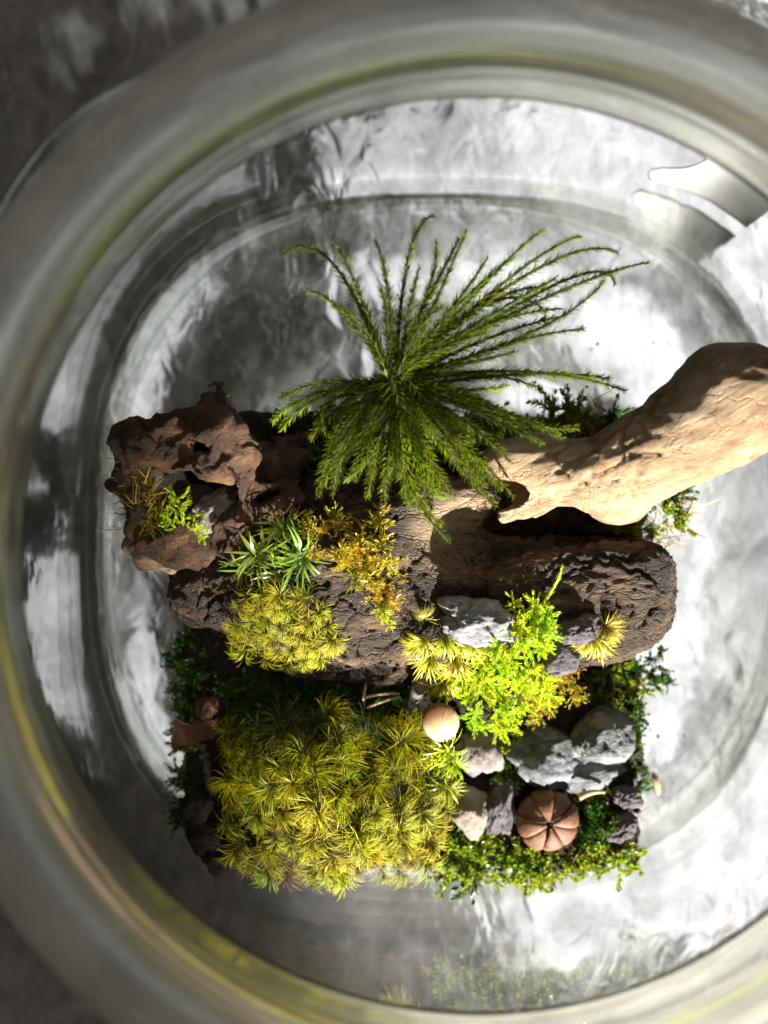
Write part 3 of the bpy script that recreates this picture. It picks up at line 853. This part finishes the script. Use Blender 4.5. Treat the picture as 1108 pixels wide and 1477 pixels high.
def stem_leaves(pts, leafL, leafW, per, ang, r, bend=0.3, segs=2, rows=5):
    """little leaves set all round a stem given as points"""
    seg = np.diff(pts, axis=0); ln = np.linalg.norm(seg, axis=1); tot = ln.sum()
    n = max(4, int(tot * per))
    s = np.sort(r.uniform(0.02, 1, n)) * tot
    cum = np.concatenate([[0], np.cumsum(ln)])
    k = np.clip(np.searchsorted(cum, s) - 1, 0, len(seg) - 1)
    f = (s - cum[k]) / ln[k]
    B = pts[k] + seg[k] * f[:, None]; T = unit(seg[k])
    ref = np.where(np.abs(T[:, 2:3]) > 0.9, np.array([1.0, 0, 0]), np.array([0, 0, 1.0]))
    e1 = unit(np.cross(T, ref)); e2 = np.cross(T, e1)
    a = np.arange(n) * 2 * math.pi * 0.382 + r.uniform(-0.5, 0.5, n)
    O = e1 * np.cos(a)[:, None] + e2 * np.sin(a)[:, None]
    an = ang * r.uniform(0.75, 1.25, n)
    Dr = unit(T * np.cos(an)[:, None] + O * np.sin(an)[:, None])
    taper = 1 - 0.55 * (s / tot) ** 3
    return ribbons(B, Dr, unit(T), leafL * taper * r.uniform(0.8, 1.15, n), leafW * r.uniform(0.8, 1.1, n), segs, bend)

def sprig_mesh(name, mat, seed, L=0.6, nb=9, bl=0.28, leafL=0.07, leafW=0.022, per=70, flat=0.6, tubes=True, ang=0.75):
    """branched feather-like moss shoot growing up +z and arching over"""
    r = np.random.default_rng(seed)
    tipd = np.array([r.normal(0, 0.4), r.normal(0, 0.4), 0])
    main = curve3(np.zeros(3), np.array([0, 0, L * 0.6]), np.array([0, 0, L * 0.9]) + tipd * L, 12)
    parts = [stem_leaves(main, leafL, leafW, per, ang, r)]
    for k in range(nb):
        f = 0.12 + 0.8 * (k + r.uniform(0, 0.6)) / nb
        i = min(int(f * 11), 10)
        a = k * 2.4 + r.uniform(-0.5, 0.5)
        o = np.array([math.cos(a), math.sin(a), 0.35])
        b = bl * (1 - 0.55 * f) * r.uniform(0.7, 1.2)
        br = curve3(main[i], main[i] + o * b * 0.6, main[i] + unit(o + np.array([0, 0, r.uniform(-0.2, 0.8)])) * b, 7)
        parts.append(stem_leaves(br, leafL * 0.9, leafW * 0.9, per, ang, r))
    V, F, tt = join(parts)
    return mesh(name, V, F, mat, np.clip(0.35 + tt * 0.65, 0, 1))

def leafy_mesh(name, mat, seed, n=8, L=0.5, leafL=0.12, leafW=0.055):
    """strands with broad little leaves"""
    r = np.random.default_rng(seed); parts = []
    for k in range(n):
        a = r.uniform(0, 6.28); o = np.array([math.cos(a), math.sin(a), 0])
        e = o * L * r.uniform(0.3, 1.0)
        pts = curve3(np.zeros(3), e * 0.35 + np.array([0, 0, L * 0.55]), e + np.array([0, 0, L * r.uniform(0.1, 0.6)]), 8)
        parts.append(stem_leaves(pts, leafL, leafW, 46, 0.85, r, 0.25, 3))
    V, F, tt = join(parts)
    return mesh(name, V, F, mat, tt)

def fibre_mesh(name, mat, seed, n=26, L=0.45, W=0.02):
    r = np.random.default_rng(seed)
    Dr = unit(r.normal(0, 1, (n, 3)) * np.array([1, 1, 0.6]) + np.array([0, 0, 0.3]))
    V, F, tt = ribbons(r.normal(0, 0.09, (n, 3)), Dr, unit(r.normal(0, 1, (n, 3))), L * r.uniform(0.4, 1, n), W * r.uniform(0.5, 1.2, n), 6, 0.8)
    return mesh(name, V, F, mat, tt)

def scatter(poly, gap, r, tries=4000):
    """well spaced random points inside a polygon of picture points"""
    poly = np.array(poly, float); lo, hi = poly.min(0), poly.max(0); pts = []
    for _ in range(tries):
        p = r.uniform(lo, hi)
        x, y = p; ins = False; j = len(poly) - 1
        for i in range(len(poly)):
            if (poly[i, 1] > y) != (poly[j, 1] > y) and x < (poly[j, 0] - poly[i, 0]) * (y - poly[i, 1]) / (poly[j, 1] - poly[i, 1]) + poly[i, 0]:
                ins = not ins
            j = i
        if ins and all((p[0] - q[0]) ** 2 + (p[1] - q[1]) ** 2 > gap * gap for q in pts):
            pts.append(p)
    return pts

# ------------------------------------------------------------------ big moss cushion, lower left
FAL = [tuft_mesh('leaf_tuft', M['falcate'], 100 + k, 70, 0.46 + 0.03 * (k % 3), 0.0155, (0.7, 1.4), curl=1.9 + 0.15 * (k % 4), twist=0.5, comb=1.05 + 0.12 * (k % 3), height=0.26) for k in range(9)]
M['falcbrown'] = moss_mat('browned_moss_leaf', (0.05, 0.035, 0.008), (0.26, 0.17, 0.02), 0.35, 0.6, spec=0.2)
M['falclime'] = moss_mat('young_moss_leaf', (0.06, 0.08, 0.006), (0.38, 0.42, 0.012), 0.4, 0.55, spec=0.25)
FALV = [tuft_mesh('leaf_tuft', M['falcbrown'], 131, 40, 0.42, 0.014, (0.7, 1.4), curl=2.2, twist=0.8, comb=1.3), tuft_mesh('leaf_tuft', M['falclime'], 132, 60, 0.44, 0.016, (0.7, 1.4), curl=1.9, twist=0.6, comb=1.1)]
FALG = [tuft_mesh('leaf_tuft', M['falcgreen'], 120 + k, 46, 0.60, 0.016, curl=1.6, twist=0.8, comb=1.4) for k in range(3)]
CC, CR = np.array([478., 1142.]), np.array([188., 146.])
def dome_z(px, py, top=2.45, low=1.0):
    q = ((px - CC[0]) / CR[0]) ** 2 + ((py - CC[1]) / CR[1]) ** 2
    return low + (top - low) * math.sqrt(max(0.0, 1 - min(q, 1) ** 1.3))
cush = thing('cushion_moss', 'large yellow olive moss cushion at the lower left of the slab', 'moss', P(475, 1140, ZT))
V0, F0 = ico(5)
c0 = P(475, 1135, 1.1)
V = V0 * np.array([cm(160, 1.6), cm(120, 1.6), 1.08]) * (1 + 0.10 * fbm(V0 * 3, 4, 77))[:, None]
V[:, 2] = np.maximum(V[:, 2], -0.3)
bpart('mound', V + c0, F0, M['mound'], cush)
r = np.random.default_rng(5)
for px, py in scatter([(335, 1090), (352, 1062), (405, 1045), (470, 1035), (560, 1038), (610, 1065), (632, 1120), (632, 1190), (612, 1232), (585, 1250), (520, 1256), (440, 1256), (385, 1246), (355, 1215), (338, 1160)], 17, r):
    z = dome_z(px, py)
    u = (np.array([px, py]) - CC) / CR
    nrm = np.array([u[0] * 0.75, -u[1] * 0.75, 0.75]) + r.normal(0, 0.28, 3)
    up = py < 1075 and 380 < px < 640
    me = FALG[r.integers(3)] if up and r.random() < 0.85 else FAL[r.integers(9)]
    if not up and r.random() < 0.24: me = FALV[r.integers(2)]
    inst('leaf_tuft', me, cush, P(px, py, z - 0.14 + r.uniform(-0.14, 0.10)), nrm, r.normal(0, 0.6), r.uniform(0.45, 1.08), xdir=(u[0] + r.normal(0, 0.35), -u[1] - 0.35 + r.normal(0, 0.35), -0.3))

# ------------------------------------------------------------------ cushion on the log
FAL2 = [tuft_mesh('leaf_tuft', M['falcate'], 140 + k, 60, 0.44, 0.0155, (0.7, 1.4), curl=2.0, twist=0.6, comb=1.1) for k in range(5)]
c2 = thing('cushion_moss', 'yellow olive moss pad growing over the left end of the log', 'moss', P(410, 900, 1.9))
r = np.random.default_rng(9)
for px, py in scatter([(335, 890), (352, 858), (400, 850), (445, 850), (470, 870), (478, 905), (476, 935), (450, 950), (390, 942), (350, 925)], 15, r) + [np.array(q) for q in ((500, 822), (515, 815), (525, 830), (505, 838))]:
    p, nn = surf(px, py, ('log',))
    if p[2] < 1.5: p = P(px, py, 1.9)
    nrm = nn * 0.6 + np.array([(px - 430) / 180, -(py - 850) / 120, 0.4]) + r.normal(0, 0.15, 3)
    inst('leaf_tuft', FAL2[r.integers(5)], c2, p - 0.02 * nn, nrm, r.normal(0, 0.6), r.uniform(0.5, 0.82), xdir=((px - 430) / 150 + r.normal(0, 0.4), -0.7 + r.normal(0, 0.4), -0.3))

# ------------------------------------------------------------------ golden feather moss on the log
GOLD = [sprig_mesh('moss_sprig', M['gold'], 160 + k, 0.42, 11, 0.26, 0.07, 0.018, 75) for k in range(5)]
c3 = thing('feather_moss', 'golden branching feather moss on top of the log', 'moss', P(510, 790, 2.9))
r = np.random.default_rng(12)
for px, py in scatter([(450, 765), (500, 742), (540, 752), (560, 780), (566, 820), (560, 850), (545, 890), (538, 860), (520, 830), (490, 820), (460, 790)], 15, r):
    p, nn = surf(px, py, ('log',))
    nrm = nn * 0.9 + r.normal(0, 0.45, 3)
    inst('moss_sprig', GOLD[r.integers(5)], c3, p - 0.03 * nn, nrm, r.uniform(0, 6.28), r.uniform(0.65, 1.05))
LIME = [sprig_mesh('moss_sprig', M['lime'], 180 + k, 0.55, 11, 0.30, 0.085, 0.024, 105, ang=0.55) for k in range(5)]
for px, py in ((549, 868), (552, 884), (546, 880)):
    inst('moss_sprig', LIME[r.integers(5)], c3, surf(px, py)[0], (r.normal(0, 0.3), -0.5, 0.5), r.uniform(0, 6), 0.45)

# ------------------------------------------------------------------ green star moss
STAR = [tuft_mesh('leaf_rosette', M['star'], 200 + k, 34, 0.52, 0.048, (0.35, 1.2), 1.1, 0.35, 0.22) for k in range(3)]
c4 = thing('star_moss', 'fresh green star shaped moss tuft beside the curled bark', 'moss', P(400, 795, 2.4))
r = np.random.default_rng(3)
for px, py, z, nx, ny, s in ((378, 798, 2.75, -0.3, -0.1, 1.0), (425, 800, 2.8, 0.5, -0.1, 1.0), (408, 772, 2.8, 0.1, 0.5, 0.85), (362, 815, 2.6, -0.6, -0.4, 0.8), (440, 775, 2.75, 0.5, 0.5, 0.6), (400, 815, 2.7, 0, -0.6, 0.75)):
    inst('leaf_rosette', STAR[r.integers(3)], c4, P(px, py, z), (nx, ny, 0.8), r.uniform(0, 6), s)

# ------------------------------------------------------------------ yellow tufts
YEL = [tuft_mesh('leaf_tuft', M['yellow'], 220 + k, 62, 0.50, 0.018, (0.5, 1.3), 2.1, 0.5, 0.15, comb=0.75) for k in range(4)]
c5 = thing('tuft_moss', 'bright yellow sickle leaved moss tuft left of the lime green moss', 'moss', P(640, 940, 2.0))
for k, (px, py, dz, s, az) in enumerate(((612, 915, 0.1, 0.75, -2.2), (640, 912, 0.1, 0.9, -1.6), (665, 915, 0.1, 0.8, -1.2), (622, 940, 0.15, 0.9, -2.0), (652, 940, 0.2, 0.95, -1.4), (635, 962, 0.25, 0.9, -1.7), (612, 890, 0.05, 0.45, 1.6), (680, 925, 0.1, 0.7, -0.8), (600, 925, 0.1, 0.6, -2.8), (660, 962, 0.25, 0.7, -1.2))):
    p, nn = surf(px, py); p = p.copy(); p[2] = max(p[2] + dz, 1.9)
    inst('leaf_tuft', YEL[k % 4], c5, p, (0, -0.25, 1), az - math.pi * 0, s)
c6 = thing('tuft_moss', 'bright yellow curved moss tuft on the right end of the log', 'moss', P(860, 915, 2.4))
for k, (px, py, s, az) in enumerate(((850, 908, 0.8, -1.7), (868, 900, 0.75, -0.7), (860, 912, 0.85, -1.2), (842, 916, 0.65, -2.1), (872, 895, 0.6, 0.2))):
    p, nn = surf(px, py)
    inst('leaf_tuft', YEL[(k + 1) % 4], c6, p + 0.05 * nn, (0, -0.2, 1), az, s)

# ------------------------------------------------------------------ lime green heap
c7 = thing('feather_moss', 'lime green feather moss heap in front of the log with a thin upright tip', 'moss', P(710, 970, ZT))
r = np.random.default_rng(15)
V = V0 * np.array([cm(62, 2), cm(55, 2), 0.75]) * (1 + 0.12 * fbm(V0 * 3, 3, 81))[:, None]
bpart('mound', V + P(710, 985, 1.45), F0, M['mound'], c7)
TREES['heap'] = BVHTree.FromPolygons((V + P(710, 985, 1.45)).tolist(), F0.tolist())
for px, py in scatter([(640, 1000), (665, 960), (700, 930), (735, 890), (765, 870), (785, 880), (780, 920), (770, 970), (745, 1020), (710, 1040), (670, 1030)], 14, r):
    p, nn = surf(px, py, ('log', 'slab', 'heap'))
    nrm = nn * 0.5 + np.array([0.25, 0.1, 0.5]) + r.normal(0, 0.3, 3)
    inst('moss_sprig', LIME[r.integers(5)], c7, p, nrm, r.uniform(0, 6.28), r.uniform(0.6, 0.95))
tip_pts = np.stack([surf(x, y, ('log', 'heap'))[0] + np.array([0, 0, 0.10]) for x, y in ((765, 905), (772, 890), (778, 878), (784, 866), (791, 854), (799, 842), (806, 828), (808, 818))])
tip_pts = smooth_profile(tip_pts, 3, False)[::1]
for _ in range(3): tip_pts[1:-1] = (tip_pts[:-2] + 2 * tip_pts[1:-1] + tip_pts[2:]) / 4
V, F, tt = stem_leaves(tip_pts, 0.09, 0.026, 60, 0.5, r)
bpart('upright_tip', V, F, M['lime'], c7, tt)
V, F = tube(tip_pts, np.linspace(0.030, 0.012, len(tip_pts)), 6)
bpart('tip_stem', V, F, M['lime'], c7, np.full(len(V), 0.9))

c8 = thing('feather_moss', 'golden brown feather moss patch right of the lime green heap', 'moss', P(795, 985, 1.8))
r = np.random.default_rng(18)
for px, py in scatter([(770, 955), (800, 950), (825, 985), (820, 1005), (795, 1010), (785, 1030), (772, 1015), (770, 985)], 12, r):
    inst('moss_sprig', GOLD[r.integers(5)], c8, P(px, py, 2.05 - (py - 950) * 0.003), np.array([(px - 790) / 60, -0.6, 0.6]) + r.normal(0, 0.3, 3), r.uniform(0, 6.28), r.uniform(0.5, 0.75))

# ------------------------------------------------------------------ green edging mosses round the slab
EDG = [leafy_mesh('moss_strand', M['edge'], 240 + k) for k in range(5)]
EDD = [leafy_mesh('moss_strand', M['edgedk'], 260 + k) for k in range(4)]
STR = [fibre_mesh('dry_fibre', M['straw'], 280 + k) for k in range(3)]
OCH = [fibre_mesh('dry_fibre', M['ochre'], 290 + k, 40, 0.35, 0.022) for k in range(3)]
def edging(label, poly, gap, zlo, zhi, pools, probs, seed, sc=(0.6, 1.0), lean=(0, 0)):
    r = np.random.default_rng(seed)
    c = np.mean(np.array(poly), 0)
    root = thing('edging_moss', label, 'moss', P(c[0], c[1], max(zlo - 0.05, 0.3)), 'green mosses along the slab edge')
    for px, py in scatter(poly, gap, r):
        pool = pools[r.choice(len(pools), p=probs)]
        nm = 'dry_fibre' if pool in (STR, OCH) else 'moss_strand'
        inst(nm, pool[r.integers(len(pool))], root, P(px, py, r.uniform(zlo, zhi)), np.array([lean[0], lean[1], 0.8]) + r.normal(0, 0.35, 3), r.uniform(0, 6.28), r.uniform(*sc))
    return root
edging('leafy green moss along the front edge below the seed pod', [(630, 1215), (700, 1200), (740, 1215), (830, 1215), (860, 1180), (900, 1210), (915, 1235), (860, 1250), (800, 1262), (700, 1265), (630, 1262)], 15, 0.95, 1.15, [EDG, EDD, STR], [0.72, 0.2, 0.08], 1, (0.5, 0.9), (0, -0.2))
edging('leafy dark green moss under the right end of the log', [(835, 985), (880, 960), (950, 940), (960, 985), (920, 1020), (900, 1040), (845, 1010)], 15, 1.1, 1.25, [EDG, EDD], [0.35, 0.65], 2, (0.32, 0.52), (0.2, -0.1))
edging('thin green and straw moss along the right slab edge', [(898, 1010), (925, 1000), (925, 1120), (930, 1170), (910, 1180), (905, 1100)], 17, 0.95, 1.2, [EDG, STR, EDD], [0.35, 0.35, 0.3], 3, (0.35, 0.65), (0.3, 0))
edging('green and straw moss between the pale branch and the log end', [(900, 735), (940, 715), (985, 705), (990, 745), (970, 790), (930, 790), (905, 770)], 17, 1.2, 1.5, [EDG, STR, EDD], [0.4, 0.4, 0.2], 4, (0.5, 0.85), (0.3, 0.1))
edging('straw and green moss behind the pale branch', [(760, 620), (790, 595), (850, 590), (890, 600), (870, 640), (780, 660)], 17, 1.2, 1.5, [EDG, STR, EDD, OCH], [0.35, 0.3, 0.2, 0.15], 5, (0.5, 0.85), (0, 0.3))
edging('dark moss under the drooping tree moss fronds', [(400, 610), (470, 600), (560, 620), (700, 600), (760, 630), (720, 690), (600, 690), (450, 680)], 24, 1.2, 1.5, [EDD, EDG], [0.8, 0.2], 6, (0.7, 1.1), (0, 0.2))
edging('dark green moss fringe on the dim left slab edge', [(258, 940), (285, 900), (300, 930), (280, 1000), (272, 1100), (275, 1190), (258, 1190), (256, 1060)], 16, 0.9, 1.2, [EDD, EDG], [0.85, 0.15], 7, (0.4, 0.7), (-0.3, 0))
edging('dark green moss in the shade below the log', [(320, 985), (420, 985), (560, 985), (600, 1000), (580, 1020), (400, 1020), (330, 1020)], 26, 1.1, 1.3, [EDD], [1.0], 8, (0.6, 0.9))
edging('green moss between the stones right of the mushroom', [(660, 1030), (720, 1020), (745, 1040), (735, 1120), (715, 1110), (705, 1050)], 16, 1.15, 1.4, [EDG, EDD], [0.7, 0.3], 9, (0.4, 0.7))
edging('green moss between the seed pod and the right lava lumps', [(835, 1130), (880, 1120), (885, 1170), (870, 1200), (840, 1190)], 15, 1.0, 1.25, [EDG, EDD], [0.5, 0.5], 10, (0.5, 0.8))
bm_ = thing('bark_moss', 'ochre fibrous moss fringing the left side of the curled bark', 'moss', P(190, 700, 2.3))
r = np.random.default_rng(31)
for px, py in scatter([(190, 660), (205, 640), (215, 690), (235, 740), (262, 770), (230, 780), (200, 750), (188, 715)], 10, r):
    inst('dry_fibre', OCH[r.integers(3)], bm_, P(px, py, 2.7 - abs(px - 215) * 0.006), (-0.6, -0.1, 0.7), r.uniform(0, 6), r.uniform(0.55, 0.9))
sp = thing('moss_sprig', 'single lime green moss sprig growing in the curled bark cavity', 'moss', P(262, 770, 2.5))
for px, py, z, nx, ny, s in ((264, 760, 2.75, 0.1, 0.9, 0.9), (272, 765, 2.75, 0.5, 0.3, 0.5), (255, 762, 2.75, -0.5, 0.4, 0.55), (280, 768, 2.7, 0.6, -0.1, 0.4)):
    inst('shoot', LIME[0 if s > 0.8 else 2], sp, P(px, py, z), (nx, ny, 0.35), 1.0, s)
gt = thing('tuft_moss', 'small fresh green moss tuft between the mushroom and the big cushion', 'moss', P(640, 1085, 1.6))
for k, (px, py, s) in enumerate(((640, 1080, 0.8), (650, 1095, 0.7), (628, 1090, 0.75), (640, 1130, 0.8))):
    inst('leaf_tuft', tuft_mesh('leaf_tuft', M['lime'] if k < 3 else M['edge'], 300 + k, 30, 0.42, 0.05, (0.3, 1.2), 1.0, 0.3), gt, P(px, py, 1.95 - k * 0.05), (0.4, -0.3, 0.8), k, s)

# ------------------------------------------------------------------ twigs, dry leaf, seed husk
tw = thing('grey_twig', 'short grey twig in the shade left of the mushroom', 'twig', P(595, 1005, ZT))
V, F = tube(curve3(P(612, 965, 1.9), P(600, 1000, 1.85), P(588, 1040, 1.5), 14), np.linspace(0.11, 0.06, 14), 10)
V = V + 0.03 * vnoise(V * 5, 9)[:, None]
bpart('twig_stick', V, F, M['twig'], tw)
tw = thing('thin_twig', 'thin brown forked twig in the shade under the log', 'twig', P(550, 1000, ZT))
for a, b in (((527, 1005), (575, 1000)), ((530, 1020), (578, 1005)), ((528, 985), (524, 1010))):
    V, F = tube(curve3(P(*a, 1.55), P((a[0] + b[0]) / 2, (a[1] + b[1]) / 2 - 4, 1.65), P(*b, 1.5), 10), 0.018, 6)
    bpart('twig_stick', V, F, M['podtan'], tw)
dl = thing('dry_leaf', 'dim brown dry leaf on the left slab edge', 'leaf', P(270, 1060, 1.2))
gx, gy = np.meshgrid(np.linspace(0, 1, 14), np.linspace(0, 1, 12), indexing='ij')
pxs, pys = 246 + gx * 62 + 6 * gy, 1072 - gy * 38 * (1 - 0.3 * gx) + 6 * np.sin(gx * 5)
zz = 1.38 + 0.1 * np.sin(gx * 4 + gy * 2) + 0.08 * gx
tp = np.stack([P(a, b, c) for a, b, c in zip(pxs.ravel(), pys.ravel(), zz.ravel())]); bt = tp - np.array([0, 0, 0.03])
ng = len(tp); q4 = np.array([(i * 12 + j, (i + 1) * 12 + j, (i + 1) * 12 + j + 1, i * 12 + j + 1) for i in range(13) for j in range(11)])
rim = [i * 12 for i in range(14)] + [13 * 12 + j for j in range(1, 12)] + [i * 12 + 11 for i in range(12, -1, -1)] + [j for j in range(10, 0, -1)]
sides = np.array([(rim[i], rim[(i + 1) % len(rim)], rim[(i + 1) % len(rim)] + ng, rim[i] + ng) for i in range(len(rim))])
bpart('leaf_blade', np.concatenate([tp, bt]), np.concatenate([q4, q4[:, ::-1] + ng, sides]), M['leafbrown'], dl)
V, F = tube(curve3(P(941, 1113, 0.30), P(948, 1128, 0.38), P(950, 1146, 0.30), 12), 0.045 * np.sin(np.linspace(0.15, 3.0, 12)) + 0.008, 8)
hk = thing('seed_husk', 'tiny brown seed husk lying on the jar floor right of the slab', 'husk', P(946, 1130, 0.26))
bpart('husk', V, F, M['podtan'], hk)
V, F = tube(curve3(P(835, 1150, 1.6), P(850, 1140, 1.62), P(872, 1142, 1.45), 10), np.linspace(0.05, 0.02, 10), 8)
bpart('pod_stalk', V, F, M['podtan'], pod)

# ------------------------------------------------------------------ crumbs of soil, fibre and grit
def crumbs(name, label, cat, n, poly, mat, seed, size, names, lift=0.0):
    r = np.random.default_rng(seed); Vb, Fb = ico(1); parts = []
    for px, py in scatter(poly, 4, r, n):
        p, nn = surf(px, py, names) if names else (P(px, py, 0.24), None)
        v = Vb * (size * r.uniform(0.4, 1.3)) * r.uniform(0.5, 1.2, 3) * (1 + 0.3 * r.normal(0, 1, (len(Vb), 1)).clip(-1, 1))
        parts.append((v + p + np.array([0, 0, lift]), Fb, np.zeros(len(Vb))))
    V, F, tt = join(parts)
    o = obj(name, mesh(name, V, F, mat, smooth=False))
    return tag(o, label, cat, kind='stuff')
crumbs('soil_crumbs', 'dark crumbs of soil strewn over the slab', 'soil', 1500, [(265, 900), (600, 960), (915, 960), (920, 1255), (300, 1255), (262, 1100)], M['soil'], 5, 0.055, ('slab', 'log'))
crumbs('grit', 'fine dark grit on the jar floor round the slab', 'grit', 70, [(560, 300), (1000, 420), (1060, 800), (1050, 1150), (980, 1270), (940, 1250), (960, 640), (700, 560), (420, 560)], M['soil'], 6, 0.022, None)

# ------------------------------------------------------------------ tree moss
tm = thing('tree_moss', 'dark green tree moss with needle fronds fanning out above the log', 'plant', P(562, 665, 1.2))
ZD = -0.75
CEN = P(568, 545, 4.05 + ZD)
V, F = tube(curve3(P(562, 665, 1.15), P(560, 620, 2.6), CEN, 20), np.linspace(0.10, 0.075, 20), 8)
bpart('stem', V, F, M['stem'], tm)
FR = [  # via point, tip, tip height
    ((484, 384), (410, 366), 4.3), ((519, 424), (484, 350), 4.6), ((499, 454), (445, 420), 4.4), ((559, 414), (541, 346), 4.7),
    ((589, 374), (626, 311), 4.7), ((618, 419), (629, 345), 4.6), ((633, 424), (673, 332), 4.6), ((648, 449), (704, 370), 4.5),
    ((703, 404), (785, 331), 4.6), ((730, 404), (837, 340), 4.5), ((770, 390), (891, 364), 4.5), ((790, 428), (936, 378), 4.4),
    ((760, 482), (872, 404), 4.3), ((720, 500), (839, 474), 4.2), ((690, 520), (742, 507), 4.2), ((700, 440), (782, 414), 4.2),
    ((740, 535), (901, 562), 4.0), ((690, 540), (772, 558), 3.9), ((470, 552), (405, 573), 4.0), ((464, 572), (407, 618), 3.7),
    ((489, 588), (450, 632), 3.6), ((494, 612), (460, 717), 3.1), ((510, 620), (480, 712), 3.1), ((528, 630), (512, 690), 3.2),
    ((590, 690), (646, 779), 3.0), ((600, 660), (623, 732), 3.0), ((670, 640), (742, 717), 3.2), ((650, 650), (715, 730), 3.0),
    ((700, 600), (782, 641), 3.5), ((720, 590), (812, 632), 3.5), ((640, 620), (700, 700), 3.2), ((610, 640), (655, 715), 3.1),
    ((560, 650), (555, 720), 3.1), ((580, 660), (590, 730), 3.0), ((545, 640), (530, 715), 3.1), ((660, 600), (735, 665), 3.4),
    ((690, 580), (760, 612), 3.6), ((620, 600), (665, 660), 3.5), ((540, 600), (500, 660), 3.5), ((600, 620), (615, 700), 3.3),
    ((660, 440), (740, 372), 4.4), ((680, 470), (800, 402), 4.3), ((560, 470), (548, 415), 4.8), ((590, 450), (605, 385), 4.8),
    ((530, 480), (480, 440), 4.6), ((700, 470), (812, 445), 4.3), ((655, 560), (720, 590), 3.8), ((520, 590), (470, 660), 3.5),
    ((570, 620), (575, 690), 3.4), ((630, 590), (690, 640), 3.6), ((640, 500), (700, 480), 4.4), ((600, 480), (640, 440), 4.7)]
rj = np.random.default_rng(77)
FR2 = [(tuple(np.array(v) + rj.normal(0, 9, 2)), tuple(np.array(p) * 0.92 + np.array([568, 545]) * 0.08 + rj.normal(0, 16, 2)), z + rj.uniform(-0.15, 0.1)) for v, p, z in FR[4:] if rj.random() < (0.95 if p[1] > 560 else 0.25)]
for k, (via, tip, zt) in enumerate(FR + FR2):
    r = np.random.default_rng(400 + k)
    start = CEN + np.array([r.normal(0, 0.05), r.normal(0, 0.05), r.uniform(-0.25, 0.25)])
    zt = zt + ZD * 0.8 if zt > 3.5 else max(zt + 0.35, 3.3) - 0.15
    zm = (CEN[2] + zt) / 2 + 0.18
    pv = P(*via, zm); pt = P(*tip, zt)
    ctrl = 2 * pv - 0.5 * (start + pt)
    pts = curve3(start, ctrl, pt, 26)
    V, F = tube(pts, np.linspace(0.026, 0.010, 26), 5)
    fr = bpart('frond', V, F, M['stem'], tm)
    V, F, tt = stem_leaves(pts, 0.15, 0.018, 165, 0.86, r, 0.05, 2)
    nd = bpart('needles', V, F, M['frond'], tm, tt, parent=fr)
    nd['kind'] = 'stuff'
